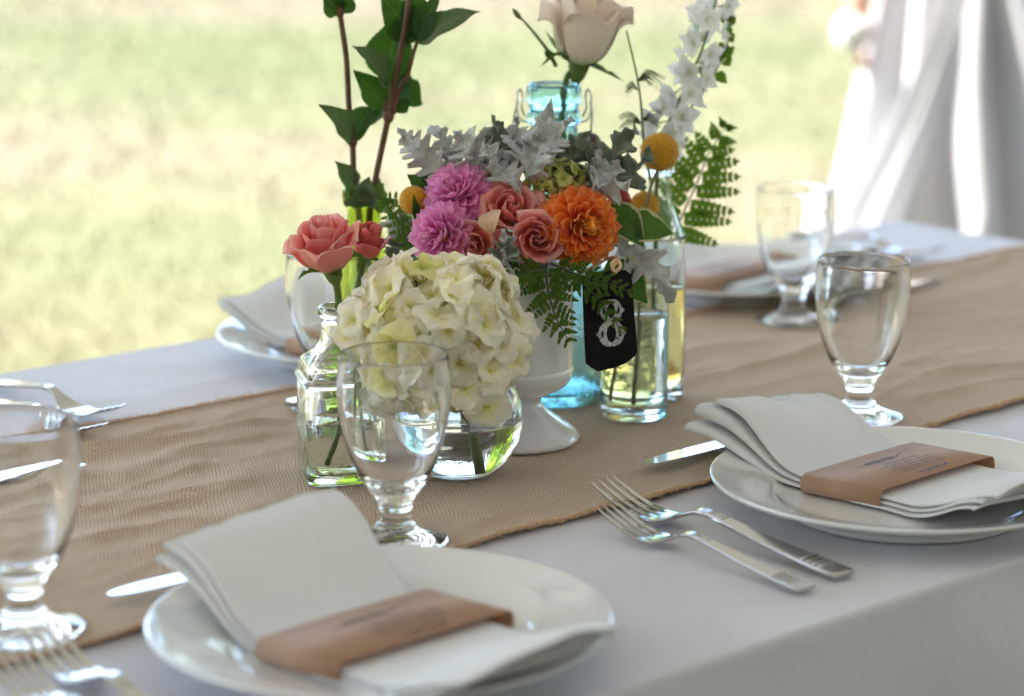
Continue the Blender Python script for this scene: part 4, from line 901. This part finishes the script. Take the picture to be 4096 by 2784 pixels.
# dusty miller leaves
DM = [  # base, tip (measured px, y), width m, up, material, lobes, bend
 ((1010, 405, 1.835), (903, 292, 1.845), .026, (-.3, -.7, .5), 0, 5, .10, 'silver dusty miller leaf, farthest left, arching over the lawn'),
 ((1050, 400, 1.84), (975, 288, 1.85), .022, (.3, -.8, .3), 0, 4, .12, 'silver dusty miller leaf, second from the left of the bouquet'),
 ((1110, 395, 1.835), (1028, 300, 1.84), .034, (.1, -.9, .3), 0, 3, .14, 'broad grey dusty miller leaf curling left above the mauve dahlia'),
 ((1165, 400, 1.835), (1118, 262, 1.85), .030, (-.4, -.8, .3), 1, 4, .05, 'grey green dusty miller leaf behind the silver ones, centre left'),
 ((1190, 395, 1.825), (1168, 268, 1.84), .028, (.2, -.9, .3), 0, 4, .06, 'upright silver dusty miller leaf at the top centre'),
 ((1195, 400, 1.815), (1300, 268, 1.825), .030, (-.3, -.8, .5), 0, 4, .10, 'silver dusty miller leaf leaning right before the turquoise bottle'),
 ((1215, 395, 1.835), (1250, 225, 1.85), .020, (.1, -1, .1), 0, 0, .03, 'tall narrow silver leaf standing before the turquoise bottle'),
 ((1180, 440, 1.805), (1095, 322, 1.82), .024, (.5, -.7, .4), 0, 5, -.06, 'pinkish silver dusty miller leaf drooping between dahlia and roses'),
 ((1200, 400, 1.82), (1225, 300, 1.82), .030, (-.2, -.9, .3), 0, 4, .08, 'small bright silver leaf in the middle of the fan'),
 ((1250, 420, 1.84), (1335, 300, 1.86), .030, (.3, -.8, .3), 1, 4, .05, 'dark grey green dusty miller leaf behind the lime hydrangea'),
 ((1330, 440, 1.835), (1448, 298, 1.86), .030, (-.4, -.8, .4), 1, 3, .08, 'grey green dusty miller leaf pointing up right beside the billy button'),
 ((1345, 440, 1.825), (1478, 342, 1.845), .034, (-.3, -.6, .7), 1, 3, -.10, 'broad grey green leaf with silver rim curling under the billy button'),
 ((1340, 440, 1.83), (1355, 340, 1.84), .018, (.5, -.8, .2), 0, 3, .05, 'narrow silver leaf standing right of the lime hydrangea'),
 ((1350, 440, 1.82), (1405, 370, 1.83), .026, (0, -.9, .4), 0, 3, .10, 'small silver leaf between the two grey green ones on the right'),
 ((1345, 430, 1.81), (1430, 420, 1.80), .022, (0, -.8, -.5), 0, 3, -.10, 'pale pinkish silver leaf tip above the orange dahlia'),
 ((1385, 545, 1.835), (1532, 682, 1.80), .032, (.4, -.85, .3), 0, 5, .06, 'long pale silver leaf hanging before the tall bottle'),
 ((960, 540, 1.85), (884, 590, 1.86), .030, (0, -1, .1), 1, 4, .05, 'pale grey green leaf low on the left, behind the fern'),
 ((945, 520, 1.85), (872, 505, 1.86), .026, (0, -1, .1), 0, 4, .03, 'pale silver leaf on the left, between green bottle and fern'),
 ((1150, 600, 1.772), (1165, 540, 1.768), .022, (-.3, -.9, .2), 1, 3, .25, 'curled silver leaf between the two lower coral roses'),
 ((1150, 605, 1.770), (1135, 520, 1.775), .014, (.6, -.7, .2), 0, 2, .12, 'slim white leaf edge beside the lower left coral rose'),
 ((1160, 610, 1.768), (1130, 620, 1.755), .016, (0, -.9, .5), 0, 2, .2, 'small silver leaf tip above the white hydrangea'),
]
for i, (b0, t0, wd, up, mk, lb, bd, lab) in enumerate(DM):
    bb, tt = mp(*b0), mp(*t0)
    o = leaf(None, bb, tt, wd*1.15, up, M_DUSTY_G if mk else M_DUSTY, name='dusty_miller_leaf', lobes=lb+2 if lb else 0, bend=bd, fold=.40, ruff=.13, nu=12, nv=96, seed=i*3.3, shape='ovate', teeth=0)
    m = o.modifiers.new('t', 'SOLIDIFY'); m.thickness = .0007
    tag(o, lab, 'leaf', 'dusty miller leaves in the bouquet')
# greenery
GL = [((1000, 440, 1.835), (925, 398, 1.85), .022, M_LEAF, 6, 'dark serrated leaf behind the mauve dahlia, pointing left'),
      ((1000, 430, 1.84), (965, 385, 1.85), .024, M_LEAF, 6, 'dark serrated leaf behind the mauve dahlia, pointing up'),
      ((950, 500, 1.82), (938, 440, 1.81), .0065, M_LEAF, 0, 'narrow green blade crossing the left billy button'),
      ((1385, 465, 1.82), (1462, 560, 1.81), .026, M_PITTO, 0, 'dark variegated leaf right of the orange dahlia'),
      ((1420, 505, 1.82), (1528, 532, 1.815), .026, M_PITTO, 0, 'variegated leaf with cream edge before the tall bottle'),
      ((1380, 590, 1.82), (1470, 690, 1.815), .030, M_PITTO, 0, 'variegated leaf hanging beside the black tag'),
      ((1090, 620, 1.765), (1112, 580, 1.765), .018, M_LEAF, 5, 'small dark leaf between hydrangea and lower coral rose')]
for i, (b0, t0, wd, mt, te, lab) in enumerate(GL):
    o = leaf(None, mp(*b0), mp(*t0), wd, (0, -.9, .4), mt, name='green_leaf', teeth=te, depth=.16, bend=.06, seed=i*2.1, nv=24, fold=.2, ruff=.05, nu=8); tag(o, lab, 'leaf', 'green leaves in the bouquet')
# dark filler foliage inside the bouquet
fill = empty('filler_foliage', P_VASE+V3(0, 0, .14), 'dark green foliage packed inside the white vase under the flowers', 'foliage')
rd = random.Random(4); cc = P_VASE + V3(.0, .012, .155)
for i in range(46):
    th = rd.uniform(0, 2*PI); ph = rd.uniform(.15, 1.65); d = Vector((math.cos(th)*math.sin(ph)*1.5, math.sin(th)*math.sin(ph)*.7, math.cos(ph)*.8)); b0 = cc + d*.018; t0 = cc + d*rd.uniform(.030, .043)
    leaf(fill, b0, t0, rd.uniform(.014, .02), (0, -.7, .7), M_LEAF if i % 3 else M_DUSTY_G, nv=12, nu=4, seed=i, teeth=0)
link('stem_bundle', mesh('stem_bundle', *join([tube([P_VASE+V3(rd.uniform(-.02, .02), rd.uniform(-.02, .02), .06), cc+V3(rd.uniform(-.03, .03), rd.uniform(-.02, .02), 0)], .002, 6) for _ in range(14)])), M_STEM_D, fill)

# ferns ----------------------------------------------------------------------
def fern(label, pts, npin, pl0, up, mat, seed, spread=68, group='fern fronds', lens=None, name='fern_frond', tw=.2, half=0, pk=1.0):
    """rachis through pts, pinnae each a part made of lobed pinnules"""
    pts = [Vector(p) for p in pts]; cv = curve(pts, 12); root = empty(name, pts[0], label, 'fern', group); rd = random.Random(seed); up = Vector(up).normalized()
    link('rachis', mesh('rachis', *tube(cv, np.linspace(.0011, .0004, len(cv)), 6)), M_STEM_D, root)
    for i in range(npin):
        s = .10 + .88*i/(npin-1); k = s*(len(cv)-1); a = int(k); p = cv[a].lerp(cv[min(a+1, len(cv)-1)], k-a); d = (cv[min(a+2, len(cv)-1)]-cv[max(a-1, 0)]).normalized()
        side = d.cross(up).normalized(); L = pl0*(1-.90*s**1.4)*(.9+.2*rd.random())*(min(1, .55+s*2))
        for sg in (-1, 1):
            if half and sg == half and s < .5: continue
            ang = R_(spread*(1-.35*s)+rd.gauss(0, 4)); dd = (d*math.cos(ang) + side*sg*math.sin(ang) + up*rd.gauss(0, .08)).normalized(); parts = []
            npn = max(4, int(L/(.0034*pk))); nn = (up - dd*dd.dot(up)).normalized(); s2 = dd.cross(nn)
            parts.append(tube([Vector((0, 0, 0)), dd*L*.97], .00032, 4))
            for j in range(npn):
                q = (j+.6)/npn; pl = .0068*pk*(1-.60*q**1.6)*min(1, .75+q)*min(1, (L/.024))**.5
                for sg2 in (-1, 1):
                    pd = (dd*.62 + s2*sg2*.80).normalized(); b0 = dd*L*q*.95; g_ = leaf_geo(b0, b0+pd*pl + nn*rd.gauss(0, .0004), pl*.72, nn, nu=2, nv=7, bend=.05, ruff=0, fold=.2, shape='lance'); parts.append(([q_+b0 for q_ in g_[0]], g_[1], g_[2]))
            b0 = dd*L*.93; g_ = leaf_geo(b0, b0+dd*.005, .0026, nn, nu=2, nv=4, bend=0, ruff=0); parts.append(([q_+b0 for q_ in g_[0]], g_[1], g_[2]))
            link('pinna', mesh('pinna', *join(parts)), mat, root, p)
    return root
fern('fern frond hanging down in front of the white vase', [mp(1238, 600, 1.775), mp(1244, 660, 1.768), mp(1262, 720, 1.765), mp(1290, 772, 1.763)], 8, .026, (-.1, -.95, .2), M_FERN, 1, 72)
fern('fern frond reaching right across the black tag towards the tall bottle', [mp(1250, 598, 1.775), mp(1310, 622, 1.765), mp(1370, 640, 1.76), mp(1430, 662, 1.757)], 9, .014, (0, -.9, .4), M_FERN, 2, 62)
fern('fern frond whose tip crosses the white number on the black tag', [mp(1255, 612, 1.772), mp(1330, 650, 1.764), mp(1372, 695, 1.76), mp(1408, 745, 1.757)], 8, .011, (0, -.95, .3), M_FERN, 3, 58)
fern('short fern frond left of the white vase front, above the hydrangea', [mp(1238, 612, 1.77), mp(1200, 618, 1.76), mp(1165, 625, 1.757), mp(1140, 632, 1.755)], 8, .014, (0, -.9, .4), M_FERN, 4, 60)
fern('fern frond at the left side of the bouquet under the billy button', [mp(975, 560, 1.83), mp(940, 520, 1.835), mp(900, 480, 1.84), mp(875, 455, 1.845)], 8, .022, (-.1, -.95, .2), M_FERN, 5, 66)
fern('small fern tip at lower left, beside the mauve dahlia', [mp(990, 580, 1.82), mp(965, 560, 1.82), mp(945, 545, 1.82), mp(915, 530, 1.825)], 6, .016, (0, -.95, .2), M_FERN, 6, 60)
fern('tall backlit fern standing to the right behind the clear bottle', [mp(1522, 548, 1.985), mp(1550, 485, 1.99), mp(1582, 415, 1.99), mp(1608, 350, 1.99), mp(1648, 285, 1.99)], 9, .052, (0, -.98, .15), M_FERN_B, 7, 82, half=0, pk=1.45)

# tall leafy stems in the green bottle ---------------------------------------
YS = 1.925
def tallstem(label, pts, leaves, rad, branch=None):
    c0 = Vector(pts[0]); root = empty('leafy_stem', c0, label, 'stem', 'tall brown leafy stems in the green bottle')
    cv = curve(pts, 10); link('stem', mesh('stem', *tube(cv, np.linspace(rad[0], rad[1], len(cv)), 10)), M_STEM_B, root)
    for (bx, by, r) in (branch or {}).get('nodes', []):
        link('node', mesh('node', *lathe(smooth_prof([(0, -1.6*r), (.8*r, -r), (r*1.15, 0), (.8*r, r), (0, 1.5*r)], 3), 12)), M_STEM_B, root, mp(bx, by, YS))
    if branch and 'pts' in branch:
        cv = curve(branch['pts'], 10); link('branch', mesh('branch', *tube(cv, np.linspace(.0022, .0014, len(cv)), 8)), M_STEM_B, root)
    for i, (b0, t0, wd, up, under, bd) in enumerate(leaves):
        leaf(root, mp(*b0), mp(*t0), wd, up, M_LEAF_U if under else M_LEAF, teeth=15, depth=.09, bend=bd, fold=.32, ruff=.05, nu=8, nv=46, seed=i*1.7+len(pts))
    return root
z4 = lambda x, y: ((1100+x*.5695)/K, y*.5695/K)
def zz(x, y, d=YS): a, b = z4(x, y); return (a, b, d)
tallstem('tall brown leafy stem on the left in the green bottle', [P_GREEN+V3(-.006, 0, .02), P_GREEN+V3(-.004, 0, .15), mp(*zz(555, 1290)), mp(*zz(545, 1000)), mp(*zz(520, 750)), mp(*zz(500, 400)), mp(*zz(455, 90)), mp(*zz(430, -60)), mp(*zz(425, -260))],
    [(zz(545, 990), zz(300, 735, 1.90), .024, (.5, -.75, .4), True, .12), (zz(548, 990), zz(750, 745, 1.95), .026, (-.3, -.6, .6), False, .16),
     (zz(560, 1340), zz(412, 1130, 1.91), .021, (.7, -.7, .2), True, .05), (zz(455, 90), zz(330, -40, 1.92), .022, (0, -.9, .4), False, .1), (zz(460, 90), zz(520, -60, 1.93), .022, (0, -.9, .4), False, .05)],
    (.0026, .0022), {'nodes': [(z4(545, 995)[0], z4(545, 995)[1], .0036), (z4(455, 85)[0], z4(455, 85)[1], .0034)]})
tallstem('tall brown leafy stem on the right in the green bottle, forking halfway', [P_GREEN+V3(.004, 0, .02), P_GREEN+V3(.004, 0, .15), mp(*zz(700, 1290)), mp(*zz(795, 830)), mp(*zz(835, 600)), mp(*zz(875, 400)), mp(*zz(920, 150)), mp(*zz(940, -20)), mp(*zz(955, -260))],
    [(zz(760, 740), zz(553, 492, 1.905), .024, (.2, -.9, .3), False, .03), (zz(785, 620), zz(530, 325, 1.90), .028, (.5, -.6, .6), True, .14),
     (zz(775, 560, 1.935), zz(870, 100, 1.94), .040, (-.1, -.98, .1), False, .02), (zz(835, 770, 1.94), zz(925, 450, 1.955), .030, (-.4, -.9, .1), False, .02), (zz(870, 700, 1.945), zz(1000, 560, 1.96), .030, (.3, -.9, .1), False, .04),
     (zz(845, 785), zz(950, 700, 1.93), .016, (0, -.8, .6), False, .03), (zz(770, 745), zz(610, 900, 1.95), .012, (0, -.9, .4), False, -.05),
     (zz(1000, 290), zz(1455, 88, 1.90), .026, (.1, -.75, .65), True, .08), (zz(995, 290, 1.935), zz(745, -30, 1.94), .034, (.2, -.95, .2), False, .06),
     (zz(1000, 285, 1.93), zz(985, -170, 1.94), .024, (-.2, -.95, .1), False, .02), (zz(1005, 285, 1.92), zz(1165, -60, 1.92), .018, (-.4, -.85, .2), False, .06), (zz(760, 540, 1.93), zz(745, 600, 1.93), .01, (0, -.9, .2), False, 0)],
    (.0027, .0024), {'nodes': [(z4(797, 815)[0], z4(797, 815)[1], .0042)], 'pts': [mp(*zz(830, 800)), mp(*zz(870, 640)), mp(*zz(930, 530)), mp(*zz(965, 400)), mp(*zz(1000, 290))]})
tallstem('thin brown side stem rising behind the large leaf in the green bottle', [mp(*zz(770, 800)), mp(*zz(772, 700)), mp(*zz(765, 560, 1.93)), mp(*zz(768, 470, 1.935))], [], (.0016, .0013))
bud = empty('leaf_cluster', mp(822, 440, YS-.01), 'cluster of broad green leaves at the mouth of the green bottle', 'leaves')
for i, (a, b, wd) in enumerate([((822, 470, 1.91), (800, 415, 1.905), .022), ((830, 470, 1.905), (838, 400, 1.90), .024), ((845, 465, 1.91), (872, 415, 1.905), .018), ((815, 470, 1.905), (812, 428, 1.895), .020), ((850, 470, 1.915), (885, 450, 1.91), .014), ((840, 462, 1.92), (862, 405, 1.93), .016)]):
    leaf(bud, mp(*a), mp(*b), wd, (.1*(i-3), -.9, .3), M_LEAF_U if i % 2 else M_LEAF_SEP, bend=.12, seed=i*5.0, teeth=0, nv=16, ruff=.08)

# coral roses in the square bottle -------------------------------------------
rose('open coral rose nearest the camera in the square bottle', mp(733, 538, 1.706), (-.22, -.24, .95), .0288, 21, M_CORAL, M_CORAL_OUT, H=1.28, N=24, sepals=5, outer_flare=.55, bul=.55, stem=[mp(766, 660, 1.722), mp(772, 720, 1.725), mp(790, 800, 1.726), P_SQ+V3(.010, 0, .012)])
rose('smaller deep coral rose bud behind the open one in the square bottle', mp(838, 535, 1.750), (.25, -.25, .93), .0185, 23, M_CORAL_D, M_CORAL_D, H=1.35, N=16, sepals=5, outer_flare=.35, stem=[mp(812, 650, 1.745), mp(795, 710, 1.738), P_SQ+V3(.0, .006, .05), P_SQ+V3(-.012, .006, .012)])
# blush rose in the blue bottle
rose('large blush white rose cut by the top of the picture, in the turquoise bottle', mp(1338, 26, 1.955), (.18, -.10, .97), .0370, 31, M_BLUSH, M_BLUSH, H=1.65, N=18, sepals=4, outer_flare=.60, bul=.48, stem=[mp(1290, 170, 1.957), mp(1280, 230, 1.957), P_BLUE+V3(.004, 0, .15), P_BLUE+V3(-.01, 0, .03)])
sp = empty('bud_sprig', mp(1250, 130, 1.95), 'thin green sprig with a small bud left of the blush rose', 'sprig')
link('stem', mesh('stem', *tube(curve([mp(1262, 150, 1.955), mp(1245, 118, 1.95), mp(1210, 72, 1.945), mp(1178, 36, 1.94)], 8), np.linspace(.0018, .0008, 25), 8)), M_STEM_G, sp)
link('bud', mesh('bud', *lathe(smooth_prof([(0, -.006), (.0018, -.003), (.0022, 0), (.0012, .004), (0, .006)], 4), 12)), M_STEM_G, sp, T(mp(1173, 32, 1.94), frame((-.6, 0, .8))))
leaf(sp, mp(1240, 112, 1.95), mp(1252, 138, 1.95), .006, (0, -1, 0), M_LEAF, nv=10)

# larkspur and its green tips
def larkspur(label, pts, n, seed):
    rd = random.Random(seed); cv = curve(pts, 14); root = empty('larkspur', pts[0], label, 'larkspur'); link('stem', mesh('stem', *tube(cv, np.linspace(.0018, .0008, len(cv)), 8)), M_STEM_G, root)
    fm = []
    for k in range(3):
        parts = []
        for q in range(5):
            g = grid(6, 7, lambda u, v: Vector((v - .08*(2*u-1)**2, (.40 if q % 2 else .34)*math.sin(PI*min(1, v*.9+.08))**.7*(2*u-1), .25*v*v*(1 if q % 2 else .4)-.12*abs(2*u-1)*v + .05*math.sin(v*5+q+k))))
            Rm = Matrix.Rotation(q*2*PI/5+rd.gauss(0, .12), 4, 'Z') @ Matrix.Rotation(-.25, 4, 'Y'); parts.append(([Rm @ v for v in g[0]], g[1], g[2]))
        for q in range(3): g = leaf_geo((0, 0, 0), (rd.gauss(0, .12), rd.gauss(0, .12), .35), .22, (1, 0, 0), nu=2, nv=5); parts.append(g)
        sp_ = tube([(0, 0, 0), (-.1, 0, -.3), (-.35, 0, -.55)], [.06, .05, .01], 6); parts.append((sp_[0], sp_[1], [(0, .4)]*len(sp_[0])))
        me = mesh('floret', *join(parts)); me.materials.append(M_WHITEF); fm.append(me)
    for i in range(n):
        s = .30+.70*(i/(n-1)); p = cv[min(len(cv)-1, int(s*(len(cv)-1)))]; th = i*2.39+rd.gauss(0, .2); d = Vector((math.cos(th), math.sin(th)*.9, rd.gauss(.1, .2))).normalized(); rr = .011*(1.15-.5*s) + .004
        c = p + d*rr; link('floret', fm[i % 3], None, root, T(c, frame(d + V3(0, -.35, 0)) @ Matrix.Rotation(rd.uniform(0, 6), 4, 'Z'), .0150*(1.10-.30*s)*rd.uniform(.85, 1.1)))
        if i % 2 == 0: link('flower_stalk', mesh('flower_stalk', *tube([p, c], .0006, 5)), M_STEM_G, root)
    return root
larkspur('tall spike of white larkspur florets above the billy buttons', [P_TALL+V3(0, 0, .05), mp(1490, 420, 1.957), mp(1510, 300, 1.96), mp(1545, 220, 1.965), mp(1590, 120, 1.97), mp(1620, 20, 1.975), mp(1640, -60, 1.98)], 34, 3)
sg = empty('green_bud_stem', mp(1555, 250, 1.985), 'thin green stem with small oval buds right of the white larkspur', 'stem')
cv = curve([mp(1510, 330, 1.975), mp(1555, 262, 1.985), mp(1600, 200, 1.985), mp(1640, 130, 1.985), mp(1655, 70, 1.985), mp(1650, 30, 1.985)], 10)
link('stem', mesh('stem', *tube(cv, np.linspace(.0013, .0006, len(cv)), 6)), M_STEM_G, sg)
for (bx, by, tx, ty) in ((1640, 128, 1668, 105), (1650, 90, 1668, 75), (1648, 120, 1630, 95), (1655, 80, 1640, 55), (1652, 60, 1665, 20), (1650, 55, 1642, 15), (1615, 180, 1580, 150), (1625, 165, 1650, 190), (1645, 135, 1658, 150), (1585, 215, 1575, 175), (1640, 140, 1622, 120)):
    leaf(sg, mp(bx, by, 1.985), mp(tx, ty, 1.983), .0095, (0, -.95, .2), M_FERN_B, name='bud', bend=.08, nv=10, nu=4)
# feathery dill-like stem
dl = empty('feathery_stem', mp(1450, 300, 1.945), 'thin feathery green stem between blush rose and larkspur', 'stem')
cv = curve([mp(1478, 420, 1.93), mp(1462, 330, 1.935), mp(1455, 240, 1.94), mp(1445, 170, 1.945), mp(1422, 70, 1.95)], 10)
link('stem', mesh('stem', *tube(cv, np.linspace(.0013, .0007, len(cv)), 6)), M_STEM_G, dl)
rd = random.Random(8)
for (bx, by, dx, n, L) in ((1445, 185, 1, 26, .022), (1455, 280, -1, 22, .017), (1456, 275, 1, 18, .016), (1448, 205, -1, 12, .010)):
    parts = []
    for k in range(n):
        b0 = mp(bx, by, 1.94); l = L*rd.uniform(.5, 1.1); a = rd.uniform(-.5, .9); m1 = b0 + V3(dx*l*.55, rd.gauss(0, .003), l*.5*a+.003); e = b0 + V3(dx*l, rd.gauss(0, .004), l*.75*a-.002); parts.append(tube(curve([b0, m1, e], 5), .00028, 4))
    link('feathery_leaf', mesh('feathery_leaf', *join(parts)), M_FERN_B, dl)

# chalkboard tag ---------------------------------------------------------------
ytag = 1.772
c00, cx_, cy2 = mp(1384, 728, ytag), mp(1447, 728, ytag), mp(1384, 610, ytag)
sc = mpp(c00)
def tagshape(poly, th):
    n = len(poly); vs = [Vector((x, 0, z)) for x, z in poly] + [Vector((x, th, z)) for x, z in poly]
    fs = [tuple(range(n)), tuple(range(2*n-1, n-1, -1))] + [(i, i+n, (i+1) % n + n, (i+1) % n) for i in range(n)]; return vs, fs, None
poly = [(-60, 96), (-50, 114), (40, 114), (53, 102), (58, 0), (62, -74), (54, -84), (34, -98), (5, -107), (-30, -112), (-46, -102), (-58, -92), (-60, 0)]
poly = [(x*sc*1.0, z*sc*1.02) for x, z in poly][::-1]
MT = T(c00 + V3(0, -.004, 0), Matrix.Rotation(R_(-2), 4, 'Y') @ Matrix.Rotation(R_(8), 4, 'Z'))
tg = link('number_tag', mesh('number_tag', *tagshape(poly, .0032), smooth=False), M_SLATE, None, MT); rounded(tg, .0008, 2)
tag(tg, 'black chalkboard tag reading 8 hanging on the white vase', 'tag')
def ring(cx, cz, ax, az, bx, bz, y, spike=0):
    vs, fs = [], []; n = 72
    for k in range(n):
        t = 2*PI*k/n; c, s = math.cos(t), math.sin(t); e = 1 + spike*(math.exp(-((abs(c)-1)/.012)**2)) + .02*n3(Vector((c, s, 0)), 5, 2)
        sh = .86+.14*abs(c)**.5
        vs += [Vector((cx+ax*c*e, y, cz+az*s*sh)), Vector((cx+bx*c, y, cz+bz*s))]
    for k in range(n): a, b = 2*k, 2*((k+1) % n); fs.append((a, b, b+1, a+1))
    return vs, fs, None
u_ = sc; yy = -.0004
eight = join([ring(3*u_, 26*u_, 25*u_, 29*u_, 8.5*u_, 17*u_, yy, .22), ring(2*u_, -27*u_, 29*u_, 33*u_, 11*u_, 20*u_, yy-.00005, .18)])
link('painted_number', mesh('painted_number', *eight, smooth=False), M_CHALK, tg, MT)
def oval(cx, cz, a, b, y): n = 20; return [Vector((cx+a*math.cos(2*PI*k/n), y, cz+b*math.sin(2*PI*k/n))) for k in range(n)], [tuple(range(n))], None
link('number_inlay', mesh('number_inlay', *join([oval(-14*u_, 26*u_, 2.6*u_, 8*u_, yy-.0003), oval(20*u_, 26*u_, 2.6*u_, 8*u_, yy-.0003), oval(-18.5*u_, -27*u_, 2.8*u_, 9*u_, yy-.0003), oval(22.5*u_, -27*u_, 2.8*u_, 9*u_, yy-.0003)]), smooth=False), M_SLATE, tg, MT)
tw = curve([mp(1395, 622, ytag-.002), mp(1392, 606, ytag+.002), mp(1402, 592, ytag+.01), mp(1385, 585, ytag+.03), P_VASE+V3(.044, -.02, .136), P_VASE+V3(.03, .035, .134)], 8)
link('twine_loop', mesh('twine_loop', *join([tube(tw, .0012, 8), tube(curve([mp(1395, 620, ytag-.003), mp(1408, 604, ytag-.002), mp(1400, 590, ytag), mp(1388, 600, ytag-.002), mp(1396, 622, ytag-.003)], 6), .0013, 8)])), M_FRAY, tg)

# ------------------------------------------------------------------ guest in a white dress beyond the table end
pc = ony(2165, 300, 5.52); gx, gy = pc.x, 5.52
per_ = empty('person', (gx, gy, -.75), 'person in a long white dress standing beyond the far end of the table', 'person')
def skin_body():
    h = 1.68; J = {}
    vs = [(0, 0, .93), (0, 0, 1.08), (0, 0, 1.25), (0, 0, 1.40), (0, 0, 1.49), (0, -.01, 1.55), (0, -.015, 1.62), (0, -.01, 1.68),
          (-.055, 0, .86), (-.06, 0, .48), (-.07, .02, .08), (-.07, -.12, .03), (.055, 0, .86), (.06, 0, .48), (.07, .02, .08), (.07, -.12, .03),
          (-.17, 0, 1.38), (-.22, .0, 1.12), (-.235, -.04, .88), (-.235, -.05, .80), (-.235, -.055, .73),
          (.17, 0, 1.38), (.225, .0, 1.12), (.235, -.04, .88), (.235, -.05, .80), (.235, -.055, .73)]
    rr = [.105, .10, .125, .115, .055, .06, .088, .075, .07, .055, .042, .03, .07, .06, .042, .03, .058, .043, .030, .034, .02, .058, .043, .030, .034, .02]
    es = [(0, 1), (1, 2), (2, 3), (3, 4), (4, 5), (5, 6), (6, 7), (0, 8), (8, 9), (9, 10), (10, 11), (0, 12), (12, 13), (13, 14), (14, 15), (3, 16), (16, 17), (17, 18), (18, 19), (19, 20), (3, 21), (21, 22), (22, 23), (23, 24), (24, 25)]
    # fingers
    for sx, w0 in ((-1, 20), (1, 25)):
        for k in range(4):
            b = len(vs); x = sx*.235; y0 = -.055 + (k-1.5)*.018; vs += [(x, y0, .715), (x-sx*.004, y0-.004, .685), (x-sx*.012, y0-.01, .655-(.01 if k in (1, 2) else 0))]; rr += [.010, .009, .007]; es += [(w0, b), (b, b+1), (b+1, b+2)]
        b = len(vs); vs += [(sx*.230, -.085, .745), (sx*.226, -.098, .715)]; rr += [.012, .009]; es += [(w0-1, b), (b, b+1)]
    me = bpy.data.meshes.new('body'); me.from_pydata(vs, es, []); me.update()
    return me, rr
me, rr = skin_body(); bo_ = link('body', me, None, per_, V3(gx, gy, -.75)); me.materials.append(M_SKIN)
m = bo_.modifiers.new('skin', 'SKIN'); m.use_smooth_shade = True
for i, r in enumerate(rr): me.skin_vertices[0].data[i].radius = (r, r*.85)
me.skin_vertices[0].data[0].use_root = True
m = bo_.modifiers.new('sub', 'SUBSURF'); m.levels = 1; m.render_levels = 2
def dress(u, v):
    th = u*2*PI; z = 1.36 - 1.33*v
    prof = np.interp(z, [.03, .3, .6, .9, 1.05, 1.2, 1.36], [.31, .235, .178, .142, .128, .135, .135])
    fo = .5+.5*math.sin(th*11 + 1.6*math.sin(th*2+1) + 1.2*n3(Vector((math.cos(th), math.sin(th), z*.6)), 1.4, 3)); am = np.interp(z, [.03, .8, 1.0], [.06, .028, .004])
    r = prof + am*(fo-.5)*2 + .02*n3(Vector((math.cos(th)*2, math.sin(th)*2, z*2)), 1.5, 5)*min(1, v*2)
    return Vector((r*math.cos(th)*1.05, r*math.sin(th)*.95, z))
o = link('dress', mesh('dress', *grid(220, 60, dress)), M_DRESS, per_, V3(gx, gy, -.75))
def sash(x0, x1, z0, z1, y0, w0, w1, ph):
    return grid(10, 24, lambda u, v: Vector((x0+(x1-x0)*v + (u-.5)*(w0+(w1-w0)*v), y0-.03*math.sin(PI*v)-.11*v - .012*math.sin(u*9+ph+v*3), z0+(z1-z0)*v)))
link('sash_tail', mesh('sash_tail', *sash(.02, -.20, 1.02, .32, -.13, .05, .13, 1)), M_DRESS, per_, V3(gx, gy, -.75))
link('sash_tail', mesh('sash_tail', *sash(.03, .22, 1.02, .36, -.13, .05, .12, 2)), M_DRESS, per_, V3(gx, gy, -.75))
link('hair', mesh('hair', *lathe(smooth_prof([(0, 1.76), (.07, 1.745), (.105, 1.67), (.10, 1.55), (.085, 1.44), (.0, 1.42)], 5), 24)), M_HAIR, per_, V3(gx, gy+.035, -.75))
for sx in (-1, 1): link('eye', mesh('eye', *lathe([(.012*math.sin(t), -.012*math.cos(t)) for t in np.linspace(0, PI, 8)], 10)), M_WHITE_METAL, per_, V3(gx+sx*.032, gy-.095, -.75+1.63))
link('nose', mesh('nose', *lathe(smooth_prof([(0, -.02), (.013, -.012), (.010, .0), (0, .03)], 3), 10)), M_SKIN, per_, V3(gx, gy-.100, -.75+1.605))
link('mouth', mesh('mouth', *tube([(-.022, 0, 0), (0, -.004, -.002), (.022, 0, 0)], .004, 6)), M_CORAL_D, per_, V3(gx, gy-.090, -.75+1.572))
cg = V3(gx-.245, gy-.065, -.75+.735)
co_ = empty('wrist_corsage', cg, 'round white flower corsage at the hand of the person in white', 'corsage')
fmz = floret_mesh(99, M_WHITEF)
for i in range(26):
    z = 1-2*(i+.5)/26; r = math.sqrt(1-z*z); d = Vector((r*math.cos(i*2.4), r*math.sin(i*2.4), z)); link('floret', fmz, None, co_, T(cg+d*.030, frame(d), .045))
